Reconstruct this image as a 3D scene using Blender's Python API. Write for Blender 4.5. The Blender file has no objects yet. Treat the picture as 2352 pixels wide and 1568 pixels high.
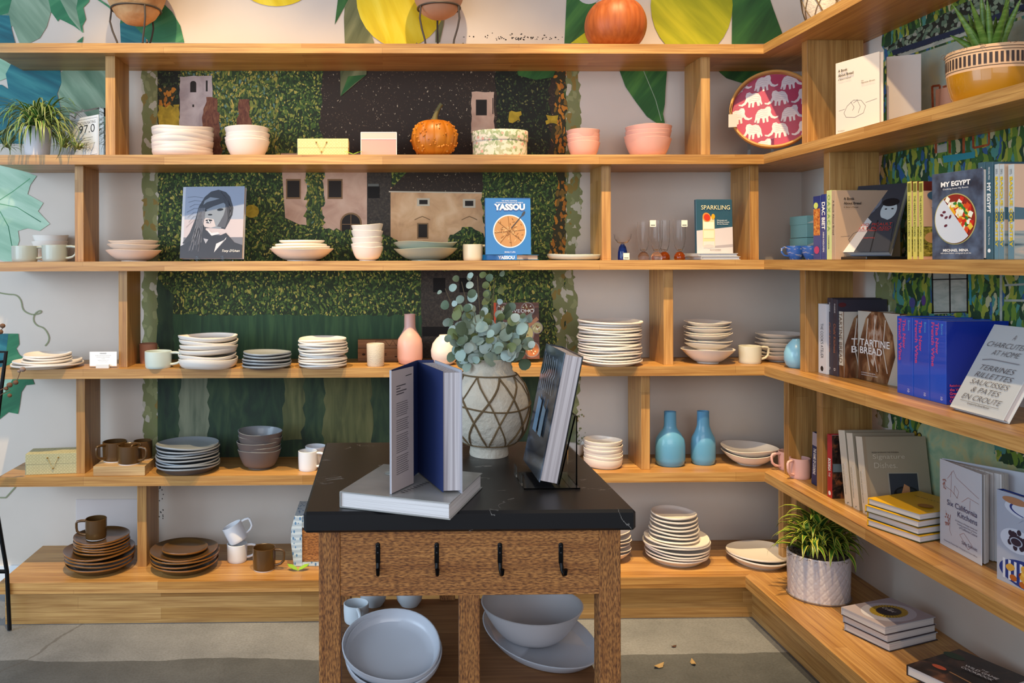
import bpy, math, random
from mathutils import Matrix, Vector
random.seed(7)
PI = math.pi
scene = bpy.context.scene
col = scene.collection
# ---------------------------------------------------------------- camera
F = 1900.0; PX0, PY0 = 911.0, 597.0; EYE = 1.463
YAW = math.radians(0.953); ROLL = -0.0027
_f = Vector((math.sin(YAW), math.cos(YAW), 0)); _r = Vector((math.cos(YAW), -math.sin(YAW), 0)); _u = Vector((0, 0, 1))
CR = _r * math.cos(ROLL) + _u * math.sin(ROLL); CU = _u * math.cos(ROLL) - _r * math.sin(ROLL)
cam = bpy.data.objects.new('camera', bpy.data.cameras.new('camera')); col.objects.link(cam)
cam.data.sensor_width = 36; cam.data.lens = 36 * F / 2352
cam.data.shift_x = (1176 - PX0) / 2352; cam.data.shift_y = -(784 - PY0) / 2352
cam.matrix_world = Matrix((( CR.x, CU.x, -_f.x, 0), (CR.y, CU.y, -_f.y, 0), (CR.z, CU.z, -_f.z, EYE), (0, 0, 0, 1)))
cam.data.clip_start = 0.05
scene.camera = cam
# ---------------------------------------------------------------- light
w = bpy.data.worlds.new('world'); scene.world = w; w.use_nodes = True
bg = w.node_tree.nodes['Background']; bg.inputs[0].default_value = (0.92, 0.93, 1.0, 1); bg.inputs[1].default_value = 0.28
def area(name, loc, target, sx, sy, power, color):
    l = bpy.data.lights.new(name, 'AREA'); l.shape = 'RECTANGLE'; l.size = sx; l.size_y = sy; l.energy = power; l.color = color
    o = bpy.data.objects.new(name, l); col.objects.link(o); o.location = loc
    o.rotation_euler = (Vector(target) - Vector(loc)).to_track_quat('-Z', 'Y').to_euler(); return o
def spot(name, loc, target, power, color, size=60, blend=0.6, rad=0.03):
    l = bpy.data.lights.new(name, 'SPOT'); l.energy = power; l.color = color; l.spot_size = math.radians(size); l.spot_blend = blend; l.shadow_soft_size = rad
    o = bpy.data.objects.new(name, l); col.objects.link(o); o.location = loc
    o.rotation_euler = (Vector(target) - Vector(loc)).to_track_quat('-Z', 'Y').to_euler(); return o
area('window_light', (-4.2, 0.6, 2.0), (-0.6, 3.6, 1.2), 2.6, 2.6, 135, (0.60, 0.80, 1.0))
area('shop_front_light', (0.3, -3.0, 2.6), (0.6, 3.4, 1.1), 4.0, 2.2, 100, (0.95, 0.95, 1.0))
area('side_window_light', (-2.4, -1.4, 1.5), (1.9, 2.1, 0.8), 2.4, 1.8, 50, (0.62, 0.80, 1.0))
WARM = (1.0, 0.72, 0.38)
spot('track_light', (-0.85, 2.10, 4.5), (-0.75, 3.5, 1.30), 600, WARM, 43, 0.75)
spot('track_light', (0.25, 2.10, 4.5), (0.25, 3.5, 1.25), 500, WARM, 43, 0.75)
spot('track_light', (0.95, 2.10, 4.5), (1.40, 3.4, 1.25), 660, WARM, 43, 0.75)
spot('track_light', (0.30, 1.20, 4.5), (1.80, 2.5, 0.9), 360, WARM, 50, 0.8)
scene.view_settings.view_transform = 'Standard'; scene.view_settings.look = 'None'
scene.view_settings.exposure = 0.0; scene.view_settings.gamma = 1.0; scene.view_settings.use_curve_mapping = False
# ---------------------------------------------------------------- helpers
def ray(px, py): return _f + CR * ((px - PX0) / F) - CU * ((py - PY0) / F)
ORG = Vector((0, 0, EYE))
def hz(px, py, z): d = ray(px, py); return ORG + d * ((z - EYE) / d.z)
def hy(px, py, y): d = ray(px, py); return ORG + d * (y / d.y)
def hx(px, py, x): d = ray(px, py); return ORG + d * (x / d.x)
YS = 3.42; YW = 3.745; XF = 1.5875; XW = 1.912
def S(c):
    c = c.lstrip('#'); o = []
    for i in (0, 2, 4):
        v = int(c[i:i+2], 16) / 255; o.append(v / 12.92 if v <= 0.04045 else ((v + 0.055) / 1.055) ** 2.4)
    return (*o, 1)
MATS = {}
def mat(c, rough=0.5, metal=0.0, trans=0.0, name=None, bump=0, bscale=60, coat=0, ior=1.45, emit=None):
    key = (c, rough, metal, trans, bump, bscale, coat)
    if key in MATS: return MATS[key]
    m = bpy.data.materials.new(name or 'paint_' + c.strip('#')); m.use_nodes = True
    nt = m.node_tree; b = nt.nodes['Principled BSDF']
    b.inputs['Base Color'].default_value = S(c); b.inputs['Roughness'].default_value = rough; b.inputs['Metallic'].default_value = metal
    b.inputs['Transmission Weight'].default_value = trans; b.inputs['IOR'].default_value = ior; b.inputs['Coat Weight'].default_value = coat
    if bump:
        tc = nt.nodes.new('ShaderNodeTexCoord'); n = nt.nodes.new('ShaderNodeTexNoise'); n.inputs['Scale'].default_value = bscale; n.inputs['Detail'].default_value = 4
        bp = nt.nodes.new('ShaderNodeBump'); bp.inputs['Strength'].default_value = bump; bp.inputs['Distance'].default_value = 0.01
        nt.links.new(tc.outputs['Object'], n.inputs['Vector']); nt.links.new(n.outputs['Fac'], bp.inputs['Height']); nt.links.new(bp.outputs[0], b.inputs['Normal'])
    MATS[key] = m; return m
class NT:
    """small node helper"""
    def __init__(s, name, rough=0.5):
        s.m = bpy.data.materials.new(name); s.m.use_nodes = True; s.t = s.m.node_tree; s.b = s.t.nodes['Principled BSDF']; s.b.inputs['Roughness'].default_value = rough
        s.tc = s.t.nodes.new('ShaderNodeTexCoord')
    def n(s, typ, **kw):
        x = s.t.nodes.new(typ)
        for k, v in kw.items():
            if k.startswith('_'): setattr(x, k[1:], v)
            else: s.set(x.inputs[k.replace('__', ' ')], v)
        return x
    def set(s, sock, v):
        if isinstance(v, bpy.types.NodeSocket): s.t.links.new(v, sock)
        else: sock.default_value = v
    def ramp(s, fac, stops, interp='LINEAR'):
        r = s.t.nodes.new('ShaderNodeValToRGB'); s.t.links.new(fac, r.inputs[0]); r.color_ramp.interpolation = interp
        e = r.color_ramp.elements
        e[0].position = stops[0][0]; e[0].color = S(stops[0][1])
        e[1].position = stops[1][0]; e[1].color = S(stops[1][1])
        for p, c in stops[2:]:
            q = e.new(p); q.color = S(c)
        return r.outputs[0]
    def mapping(s, scale=(1, 1, 1), src=None, rot=(0, 0, 0)):
        m = s.n('ShaderNodeMapping'); s.set(m.inputs['Vector'], src or s.tc.outputs['Object']); m.inputs['Scale'].default_value = scale; m.inputs['Rotation'].default_value = rot; return m.outputs[0]
    def mix(s, f, a, b, typ='MIX'):
        x = s.t.nodes.new('ShaderNodeMix'); x.data_type = 'RGBA'; x.blend_type = typ
        s.set(x.inputs[0], f); s.set(x.inputs[6], S(a) if isinstance(a, str) else a); s.set(x.inputs[7], S(b) if isinstance(b, str) else b); return x.outputs[2]
    def math(s, op, a, b=0.0):
        x = s.t.nodes.new('ShaderNodeMath'); x.operation = op; s.set(x.inputs[0], a); s.set(x.inputs[1], b); return x.outputs[0]
    def bump(s, h, st=0.3, d=0.01):
        x = s.n('ShaderNodeBump', Strength=st, Distance=d, Height=h); s.t.links.new(x.outputs[0], s.b.inputs['Normal'])
    def out(s, c): s.set(s.b.inputs['Base Color'], S(c) if isinstance(c, str) else c); return s.m
def wood(name, order, c1, c2, dark, stave=0.045, length=0.9, rough=0.38):
    s = NT(name, rough)
    sep = s.n('ShaderNodeSeparateXYZ', Vector=s.tc.outputs['Object'])
    X, Y, Z = sep.outputs
    a, b = {'x': (X, s.math('ADD', Y, Z)), 'y': (Y, s.math('ADD', X, Z)), 'z': (Z, s.math('ADD', X, Y))}[order]
    cmb = s.n('ShaderNodeCombineXYZ', X=a, Y=b)
    br = s.n('ShaderNodeTexBrick', Vector=cmb.outputs[0], Scale=1.0, _offset=0.37, _offset_frequency=2)
    br.inputs['Color1'].default_value = S(c1); br.inputs['Color2'].default_value = S(c2); br.inputs['Mortar'].default_value = S(dark)
    br.inputs['Mortar Size'].default_value = 0.0004; br.inputs['Brick Width'].default_value = length; br.inputs['Row Height'].default_value = stave
    sc = {'x': (2.0, 40, 40), 'y': (40, 2.0, 40), 'z': (40, 40, 2.0)}[order]
    n1 = s.n('ShaderNodeTexNoise', Vector=s.mapping(sc), Scale=1.6, Detail=5.0, Distortion=0.6)
    sc2 = {'x': (5.0, 220, 220), 'y': (220, 5.0, 220), 'z': (220, 220, 5.0)}[order]
    n2 = s.n('ShaderNodeTexNoise', Vector=s.mapping(sc2), Scale=1.0, Detail=3.0)
    g = s.ramp(n1.outputs['Fac'], [(0.3, '#b39470'), (0.62, '#ffffff')])
    c = s.mix(0.55, br.outputs['Color'], g, 'MULTIPLY')
    g2 = s.ramp(n2.outputs['Fac'], [(0.35, '#b89878'), (0.6, '#ffffff')])
    c = s.mix(0.4, c, g2, 'MULTIPLY')
    s.bump(n2.outputs['Fac'], 0.08, 0.004)
    return s.out(c)
WX = wood('oak_along_x', 'x', '#cfa465', '#b58747', '#8a5f30')
WY = wood('oak_along_y', 'y', '#cfa465', '#b58747', '#8a5f30')
WZ = wood('oak_along_z', 'z', '#cba063', '#b28447', '#8a5f30', stave=0.05)
TBX = wood('rustic_along_x', 'x', '#a06e3c', '#946434', '#6a4826', 0.16, 3, 0.7)
TBZ = wood('rustic_along_z', 'z', '#966636', '#8a5c30', '#5a3c20', 0.2, 3, 0.7)
for _m in (TBX, TBZ):
    t = _m.node_tree; b = t.nodes['Principled BSDF']; src = b.inputs['Base Color'].links[0].from_socket; tc = t.nodes.new('ShaderNodeTexCoord')
    mp = t.nodes.new('ShaderNodeMapping'); mp.inputs['Scale'].default_value = (40, 60, 160) if _m is TBX else (160, 60, 40); n = t.nodes.new('ShaderNodeTexNoise'); n.inputs['Scale'].default_value = 2.2; n.inputs['Detail'].default_value = 6
    r = t.nodes.new('ShaderNodeValToRGB'); r.color_ramp.elements[0].position = .38; r.color_ramp.elements[0].color = S('#9a7c60'); r.color_ramp.elements[1].position = .60; r.color_ramp.elements[1].color = (1.7, 1.66, 1.5, 1)
    x = t.nodes.new('ShaderNodeMix'); x.data_type = 'RGBA'; x.blend_type = 'MULTIPLY'; x.inputs[0].default_value = .75
    t.links.new(tc.outputs['Object'], mp.inputs['Vector']); t.links.new(mp.outputs[0], n.inputs['Vector']); t.links.new(n.outputs['Fac'], r.inputs[0]); t.links.new(src, x.inputs[6]); t.links.new(r.outputs[0], x.inputs[7]); t.links.new(x.outputs[2], b.inputs['Base Color'])
def new_obj(name, mesh, parent=None):
    o = bpy.data.objects.new(name, mesh); col.objects.link(o)
    if parent: o.parent = parent
    return o
def mk(name, verts, faces, mats, parent=None, idx=None, smooth=None):
    me = bpy.data.meshes.new(name); me.from_pydata([tuple(v) for v in verts], [], faces)
    for m in (mats if isinstance(mats, (list, tuple)) else [mats]): me.materials.append(m)
    if idx:
        for p, i in zip(me.polygons, idx): p.material_index = i
    if smooth is not None:
        for p in me.polygons: p.use_smooth = True
        me.set_sharp_from_angle(angle=math.radians(smooth))
    me.update()
    return new_obj(name, me, parent)
def tag(o, label=None, cat=None, group=None, kind=None):
    if label: o['label'] = label
    if cat: o['category'] = cat
    if group: o['group'] = group
    if kind: o['kind'] = kind
    return o
def empty(name, label, cat, loc, rz=0, group=None, M=None):
    o = bpy.data.objects.new(name, None); col.objects.link(o); o.empty_display_size = 0.05
    if M is not None: o.matrix_world = M
    else: o.location = loc; o.rotation_euler = (0, 0, rz)
    return tag(o, label, cat, group)
def dup(o, parent=None):
    c = o.copy(); col.objects.link(c)
    if parent: c.parent = parent
    for ch in list(o.children): dup(ch, c)
    return c
class MB:
    """mesh builder: many shapes into ONE mesh"""
    def __init__(s): s.v = []; s.f = []; s.i = []; s.mats = []
    def mi(s, m):
        if m not in s.mats: s.mats.append(m)
        return s.mats.index(m)
    def add(s, v, f, m, M=None):
        b = len(s.v); s.v += [(M @ Vector(p)) if M is not None else Vector(p) for p in v]; s.f += [tuple(b + k for k in q) for q in f]; s.i += [s.mi(m)] * len(f); return s
    def box(s, a, b, m, bev=0, M=None):
        (x0, y0, z0), (x1, y1, z1) = a, b
        if not bev:
            v = [(x, y, z) for z in (z0, z1) for y in (y0, y1) for x in (x0, x1)]
            return s.add(v, [(0, 2, 3, 1), (4, 5, 7, 6), (0, 1, 5, 4), (2, 6, 7, 3), (0, 4, 6, 2), (1, 3, 7, 5)], m, M)
        e = bev; v = []; 
        for (z, k) in ((z0, e), (z0 + e, 0), (z1 - e, 0), (z1, e)):
            v += [(x0 + k + (e if not k else 0), y0 + k, z), (x1 - k - (e if not k else 0), y0 + k, z), (x1 - k, y0 + k + (e if not k else 0), z), (x1 - k, y1 - k - (e if not k else 0), z),
                  (x1 - k - (e if not k else 0), y1 - k, z), (x0 + k + (e if not k else 0), y1 - k, z), (x0 + k, y1 - k - (e if not k else 0), z), (x0 + k, y0 + k + (e if not k else 0), z)]
        f = [tuple(range(7, -1, -1)), tuple(range(24, 32))]
        for r in range(3):
            for k in range(8): f.append((r*8+k, r*8+(k+1) % 8, r*8+8+(k+1) % 8, r*8+8+k))
        return s.add(v, f, m, M)
    def prism(s, pts, z0, z1, m, M=None):
        n = len(pts); v = [(x, y, z0) for x, y in pts] + [(x, y, z1) for x, y in pts]
        return s.add(v, [tuple(range(n-1, -1, -1)), tuple(range(n, 2*n))] + [(k, (k+1) % n, n+(k+1) % n, n+k) for k in range(n)], m, M)
    def tube(s, pts, r, m, n=8, closed=False, M=None, cap=True):
        pts = [Vector(p) for p in pts]; N = len(pts); rs = r if isinstance(r, (list, tuple)) else [r] * N
        v = []; f = []; up = None
        for k, p in enumerate(pts):
            a = pts[k-1] if (k or closed) else p; b = pts[(k+1) % N] if (k < N-1 or closed) else p
            t = (b - a).normalized() if (b - a).length > 1e-9 else Vector((0, 0, 1))
            if up is None: up = t.orthogonal().normalized()
            up = (up - t * up.dot(t)); up = up.normalized() if up.length > 1e-6 else t.orthogonal().normalized()
            q = t.cross(up)
            for j in range(n): v.append(p + (up * math.cos(2*PI*j/n) + q * math.sin(2*PI*j/n)) * rs[k])
        R = N if closed else N-1
        for k in range(R):
            for j in range(n): f.append((k*n+j, k*n+(j+1) % n, ((k+1) % N)*n+(j+1) % n, ((k+1) % N)*n+j))
        if cap and not closed: f += [tuple(range(n-1, -1, -1)), tuple((N-1)*n+j for j in range(n))]
        return s.add(v, f, m, M)
    def ball(s, c, r, m, n=10, sc=(1, 1, 1), M=None):
        v = [(c[0], c[1], c[2]-r*sc[2])]; f = []; R = n // 2
        for a in range(1, R):
            th = PI * a / R
            for b in range(n): v.append((c[0]+r*sc[0]*math.sin(th)*math.cos(2*PI*b/n), c[1]+r*sc[1]*math.sin(th)*math.sin(2*PI*b/n), c[2]-r*sc[2]*math.cos(th)))
        v.append((c[0], c[1], c[2]+r*sc[2])); L = len(v)-1
        for b in range(n): f.append((0, 1+(b+1) % n, 1+b)); f.append((L, L-n+b, L-n+(b+1) % n))
        for a in range(R-2):
            for b in range(n): f.append((1+a*n+b, 1+a*n+(b+1) % n, 1+(a+1)*n+(b+1) % n, 1+(a+1)*n+b))
        return s.add(v, f, m, M)
    def lathe(s, prof, m, n=48, M=None, mats=None, wob=0.0, wz=0.0, seed=0, sx=1, sy=1):
        rr = random.Random(seed); ph = [rr.uniform(0, 6.28) for _ in range(4)]
        Rm = max(r for r, z in prof); v = []; rings = []
        for r, z in prof:
            if r < 1e-6: rings.append([len(v)]); v.append((0, 0, z)); continue
            ring = []
            for k in range(n):
                a = 2*PI*k/n; t = r / Rm
                q = r * (1 + wob * t * (math.sin(2*a+ph[0]) + .6*math.sin(3*a+ph[1])))
                ring.append(len(v)); v.append((q*math.cos(a)*sx, q*math.sin(a)*sy, z + wz * t*t * (math.sin(2*a+ph[2]) + .5*math.sin(3*a+ph[3]))))
            rings.append(ring)
        for k in range(len(rings)-1):
            A, B = rings[k], rings[k+1]; mm = mats[k] if mats else m; f = []
            for j in range(n):
                j2 = (j+1) % n
                if len(A) == 1 and len(B) == 1: continue
                if len(A) == 1: f.append((A[0], B[j2], B[j]))
                elif len(B) == 1: f.append((A[j], A[j2], B[0]))
                else: f.append((A[j], A[j2], B[j2], B[j]))
            b = len(s.v); s.f += [tuple(b+q for q in g) for g in f]; s.i += [s.mi(mm)] * len(f)
        s.v += [(M @ Vector(p)) if M is not None else Vector(p) for p in v]; return s
    def build(s, name, parent=None, smooth=None): return mk(name, s.v, s.f, s.mats, parent, s.i, smooth)
_txt = {}
def text_mesh(string, bold, shear):
    key = (string, bold, shear)
    if key not in _txt:
        c = bpy.data.curves.new('t', 'FONT'); c.body = string; c.size = 1; c.offset = bold; c.shear = shear; c.resolution_u = 3
        o = bpy.data.objects.new('t', c); me = bpy.data.meshes.new_from_object(o)
        v = [(p.co.x, p.co.y) for p in me.vertices]; f = [tuple(p.vertices) for p in me.polygons]
        bpy.data.objects.remove(o); bpy.data.curves.remove(c); bpy.data.meshes.remove(me)
        xs = [p[0] for p in v] or [0]; ys = [p[1] for p in v] or [0]
        _txt[key] = (v, f, min(xs), max(xs), min(ys), max(ys))
    return _txt[key]
class Decal:
    """flat artwork / lettering printed on a surface; map(u,v,l) -> 3D"""
    def __init__(s, fn, eps=0.0004): s.fn = fn; s.mb = MB(); s.eps = eps; s.l = 1; s.k = 0
    def poly(s, pts, m, l=None):
        l = s.l if l is None else l
        if len(pts) > 6: s.k += 1; l += min(s.k * 0.012, .9)
        s.mb.add([s.fn(u, v, l*s.eps) for u, v in pts], [tuple(range(len(pts)))], m); return s
    def rect(s, u0, v0, u1, v1, m, l=None): return s.poly([(u0, v0), (u1, v0), (u1, v1), (u0, v1)], m, l)
    def ell(s, u, v, a, b, m, l=None, rot=0, n=28, a0=0, a1=2*PI):
        c, d = math.cos(rot), math.sin(rot); full = abs(a1-a0-2*PI) < 1e-6
        P = []
        for k in range(n if full else n+1):
            t = a0 + (a1-a0)*k/n; x, y = a*math.cos(t), b*math.sin(t); P.append((u+x*c-y*d, v+x*d+y*c))
        return s.poly(P, m, l)
    def line(s, pts, wd, m, l=None):
        for (a, b), (c, d) in zip(pts, pts[1:]):
            L = math.hypot(c-a, d-b) or 1; nx, ny = -(d-b)/L*wd/2, (c-a)/L*wd/2
            s.poly([(a-nx, b-ny), (c-nx, d-ny), (c+nx, d+ny), (a+nx, b+ny)], m, l)
        return s
    def text(s, string, u, v, m, width=None, height=None, align='L', rot=0, bold=0.0, shear=0.0, l=None):
        """height = cap height; width fits the string"""
        V, Fc, x0, x1, y0, y1 = text_mesh(string, bold, shear)
        if not V: return s
        if height is None: height = width / (x1-x0) * (y1-y0)
        sy = height / (y1-y0); sx = sy if width is None else width / (x1-x0)
        off = {'L': 0, 'C': (x1-x0)*sx/2, 'R': (x1-x0)*sx}[align]; c, d = math.cos(rot), math.sin(rot); l = s.l if l is None else l
        P = []
        for x, y in V:
            a, b = (x-x0)*sx-off, (y-y0)*sy; P.append(s.fn(u+a*c-b*d, v+a*d+b*c, l*s.eps))
        s.mb.add(P, Fc, m); return s
    def build(s, name, parent): return s.mb.build(name, parent)
def fmap(x0=0, y0=0, z0=0): return lambda u, v, l: (x0+u, y0-l, z0+v)
ORD = ['lowest', 'second from the bottom', 'third from the bottom', 'fourth from the bottom', 'fifth from the bottom', 'sixth from the bottom', 'seventh from the bottom', 'eighth from the bottom', 'ninth from the bottom', 'tenth from the bottom']
def ordinal(k, n):
    if n == 1: return 'single'
    if k == n-1: return 'topmost'
    if k == 0: return 'lowest'
    if k < n/2: return ORD[k].replace('the ', '')
    return {1: 'second', 2: 'third', 3: 'fourth', 4: 'fifth', 5: 'sixth', 6: 'seventh', 7: 'eighth', 8: 'ninth'}[n-1-k] + ' from top'
# ---------------------------------------------------------------- room
bw = NT('painted_plaster', 0.85)
nz = bw.n('ShaderNodeTexNoise', Vector=bw.tc.outputs['Object'], Scale=2.5, Detail=6.0)
bw.bump(nz.outputs['Fac'], 0.1, 0.01)
PLASTER = bw.out(bw.ramp(nz.outputs['Fac'], [(0.3, '#cbc0b4'), (0.7, '#d3c9be')]))
wall_back = MB().box((-3.2, YW, 0), (XW+.12, YW+.12, 3.3), PLASTER).build('wall_back'); tag(wall_back, kind='structure')
wall_right = MB().box((XW, 0.6, 0), (XW+.12, YW, 3.3), PLASTER).build('wall_right'); tag(wall_right, kind='structure')
fl = NT('concrete', 0.55)
n1 = fl.n('ShaderNodeTexNoise', Vector=fl.tc.outputs['Object'], Scale=3.0, Detail=8.0, Roughness=0.65)
n2 = fl.n('ShaderNodeTexNoise', Vector=fl.tc.outputs['Object'], Scale=120.0, Detail=2.0)
nd = fl.n('ShaderNodeTexNoise', Vector=fl.tc.outputs['Object'], Scale=2.2, Detail=5.0)
sep = fl.n('ShaderNodeSeparateXYZ', Vector=fl.tc.outputs['Object'])
edge = fl.math('ADD', sep.outputs[1], fl.math('MULTIPLY', nd.outputs['Fac'], 0.10))
sl = fl.ramp(fl.math('SUBTRACT', edge, 2.13), [(0.50, '#000000'), (0.52, '#ffffff')])
edge2 = fl.math('SUBTRACT', edge, 2.56)
base_c = fl.mix(fl.math('GREATER_THAN', fl.math('SUBTRACT', edge, 3.10), 0.0), fl.ramp(n1.outputs['Fac'], [(0.35, '#4c5053'), (0.65, '#5f6366')]), fl.ramp(n1.outputs['Fac'], [(0.3, '#6e7276'), (0.7, '#8c9094')]))
cr = fl.math('ABSOLUTE', fl.math('ADD', fl.math('ADD', sep.outputs[0], fl.math('MULTIPLY', sep.outputs[1], -0.45)), fl.math('MULTIPLY', nd.outputs['Fac'], 0.25)), 0)
crk = fl.math('LESS_THAN', fl.math('ABSOLUTE', fl.math('ADD', cr, -2.58)), 0.006)
c = fl.mix(fl.math('MULTIPLY', crk, 0.5), base_c, '#4c4a48')
c = fl.mix(0.35, c, fl.ramp(n2.outputs['Fac'], [(0.35, '#b8b2a8'), (0.6, '#ffffff')]), 'MULTIPLY')
fl.bump(n2.outputs['Fac'], 0.12, 0.004)
floor = MB().box((-3.2, -1.2, -0.05), (XW+.12, YW+.12, 0), fl.out(c)).build('floor'); tag(floor, kind='structure')
bb = MB().box((-3.2, YW-.015, 0.0), (-1.56, YW-.0005, 0.10), mat('#dfe3e6', .6)).build('baseboard_back'); tag(bb, kind='structure')
# access panel on the back wall
a = hy(175, 1146, YW); b = hy(316, 1250, YW)
tag(MB().box((a.x, YW-.006, b.z-.1), (b.x+.06, YW-.0003, a.z), mat('#cfc8c6', .8), .002).build('trim_1'), kind='structure')
# ---------------------------------------------------------------- bookcase
ZT = {1: 2.3575, 2: 1.8986, 3: 1.4600, 4: 1.0180, 5: 0.5760, 0: 0.184}; TH = 0.0395
ZT[1] += 0.0
XL = {1: -1.612, 2: -1.582, 3: -1.62, 4: -1.605, 5: -1.582, 0: -1.531}
YB = 3.311; XB = 1.458; YK = 3.359; XK = 1.506
bc = empty('bookcase', 'built-in honey oak bookcase with wide shelves turning the corner of the room', 'bookcase', (0, 0, 0))
for k in (1, 2, 3, 4, 5):
    z = ZT[k]
    MB().prism([(XL[k], YS), (XF, YS), (XW-.001, YW-.001), (XL[k], YW-.001)], z-TH, z, WX).build('shelf_board', bc)
    MB().prism([(XF, YS), (XF, 1.3), (XW-.001, 1.3), (XW-.001, YW-.001)], z-TH, z, WY).build('shelf_board', bc)
z = ZT[0]
MB().prism([(XL[0], YB), (XB, YB), (XW-.001, YW-.001), (XL[0], YW-.001)], z-.044, z, WX).build('base_board', bc)
MB().prism([(XB, YB), (XB, 0.9), (XW-.001, 0.9), (XW-.001, YW-.001)], z-.044, z, WY).build('base_board', bc)
MB().prism([(XL[0]+.006, YK), (XK, YK), (XK, YK+.02), (XL[0]+.006, YK+.02)], 0.0, z-.044, WX).build('plinth', bc)
MB().prism([(XL[0]+.006, YK+.02), (XL[0]+.026, YK+.02), (XL[0]+.026, YW-.002), (XL[0]+.006, YW-.002)], 0.0, z-.044, WY).build('plinth', bc)
MB().prism([(XK, YK+.02), (XK, 0.9), (XK+.02, 0.9), (XK+.02, YK+.02)], 0.0, z-.044, WY).build('plinth', bc)
YU0, YU1 = 3.475, 3.665
def upright(px0, px1, top, bot):
    x0 = hy(px0, 600, YU0).x; x1 = hy(px1, 600, YU0).x
    MB().box((x0, YU0, ZT[bot]), (x1, YU1, ZT[top]-TH), WZ, .0008).build('upright', bc)
for px0, px1, t, b in ((243, 265.5, 1, 2), (1611, 1632, 1, 2), (172, 192, 2, 3), (1382, 1403.5, 2, 3), (1722, 1743, 2, 3), (272, 292, 3, 4), (1524, 1546, 3, 4),
                       (174, 194, 4, 5), (1472, 1492, 4, 5), (313.5, 335, 5, 0)):
    upright(px0, px1, t, b)
def rupright(y, x0, x1, top, bot):
    MB().box((x0, y, ZT[bot]), (x1, y+.042, ZT[top]-(TH)), WZ, .0008).build('upright', bc)
rupright(3.205, 1.66, 1.882, 1, 2); rupright(3.045, 1.66, 1.846, 2, 3); rupright(3.225, 1.66, 1.85, 3, 4)
rupright(3.10, 1.66, 1.85, 4, 5); rupright(3.36, 1.66, 1.85, 4, 5); rupright(3.30, 1.66, 1.85, 5, 0); rupright(3.41, 1.66, 1.85, 5, 0)
# ---------------------------------------------------------------- painted murals
def foliage_mat(name, stops, scale=95, warp=0.02, dens=0.35, dark='#12180e', stretch=1.0, near_=.5):
    s = NT(name, 0.75)
    nz = s.n('ShaderNodeTexNoise', Vector=s.tc.outputs['Object'], Scale=14.0, Detail=3.0)
    v = s.n('ShaderNodeVectorMath', _operation='MULTIPLY_ADD'); s.set(v.inputs[0], nz.outputs['Color']); v.inputs[1].default_value = (warp*3,)*3; s.set(v.inputs[2], s.mapping((1, 1, stretch)))
    vo = s.n('ShaderNodeTexVoronoi', Vector=v.outputs[0], Scale=scale)
    big = s.n('ShaderNodeTexNoise', Vector=s.tc.outputs['Object'], Scale=4.0, Detail=5.0)
    sp = s.n('ShaderNodeSeparateColor', Color=vo.outputs['Color'])
    c = s.ramp(sp.outputs[0], stops, 'CONSTANT')
    m = s.math('ADD', s.math('MULTIPLY', sp.outputs[1], .8), s.math('MULTIPLY', big.outputs['Fac'], .9))
    show = s.math('GREATER_THAN', m, dens+.55)
    near = s.math('LESS_THAN', vo.outputs['Distance'], near_)
    return s.out(s.mix(s.math('MULTIPLY', show, near), dark, c))
IVY = foliage_mat('mural_ivy', [(0, '#2f4520'), (.3, '#45602a'), (.55, '#617532'), (.76, '#8f9440'), (.92, '#b5a850')], 125, stretch=.7, dens=.06, dark='#25331b', near_=.6)
IVYL = foliage_mat('mural_ivy_light', [(0, '#3a4d22'), (.25, '#56692c'), (.5, '#7d8238'), (.7, '#a39542'), (.86, '#5d7d72'), (.95, '#c2a850')], 120, stretch=.6, dens=-.05, dark='#2a3c20', near_=.62)
IVYD = foliage_mat('mural_ivy_dark', [(0, '#22301a'), (.5, '#3b4a26'), (.85, '#6a6a3c')], 110, stretch=.8, dens=.2, dark='#181c14')
ROOF = foliage_mat('mural_dark_roof', [(0, '#4b3a2c'), (.6, '#6a5846'), (.86, '#bba88c')], 150, stretch=.8, dens=.44, dark='#33271e', near_=.36)
OCH = foliage_mat('mural_orange_edge', [(0, '#c07a24'), (.5, '#a8661c'), (.8, '#7a5c22')], 60, dens=-.05, dark='#33301a', stretch=.5)
OLIVE = foliage_mat('mural_olive_edge', [(0, '#8f9264'), (.35, '#7a8050'), (.7, '#bdb8a6'), (.88, '#8a7438')], 42, dens=.12, dark='#7c8054', stretch=.6, near_=.6)
def streak(name, c1, c2, c3, sc=(8, 8, 8), scale=1.5, rough=.7, detail=5):
    s = NT(name, rough); n = s.n('ShaderNodeTexNoise', Vector=s.mapping(sc), Scale=scale, Detail=float(detail), Distortion=.8)
    return s.out(s.ramp(n.outputs['Fac'], [(.3, c1), (.5, c2), (.72, c3)]))
PEACH = streak('mural_peach_wall', '#c2946a', '#d9ab7e', '#e8c096')
PINK = streak('mural_pink_wall', '#ba927c', '#cda68e', '#dab8a0')
LILAC = streak('mural_lilac_tower', '#9d8a88', '#b8a6a3', '#c8b8b4')
RUST = streak('mural_rust_tree', '#5a2c1c', '#74402a', '#8a5a3c', (40, 40, 20), 2)
YEL = streak('mural_yellow_patch', '#8a7418', '#b09420', '#c9a830', (20, 20, 20))
GRN = streak('mural_green_water', '#1d3a22', '#28492a', '#3c5c34', (30, 30, 3), 1.2)
GRND = streak('mural_deep_green', '#14261a', '#1f3822', '#3a4e2e', (14, 14, 4), 1.5)
GREY = streak('mural_grey_reflection', '#4a5440', '#6a705a', '#7c8068', (20, 20, 3))
OLR = streak('mural_olive_reflection', '#3f4626', '#565a32', '#6a6a40', (20, 20, 3))
BRK = streak('mural_brown_tower', '#2c2620', '#3c332a', '#50463a', (60, 60, 60))
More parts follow.
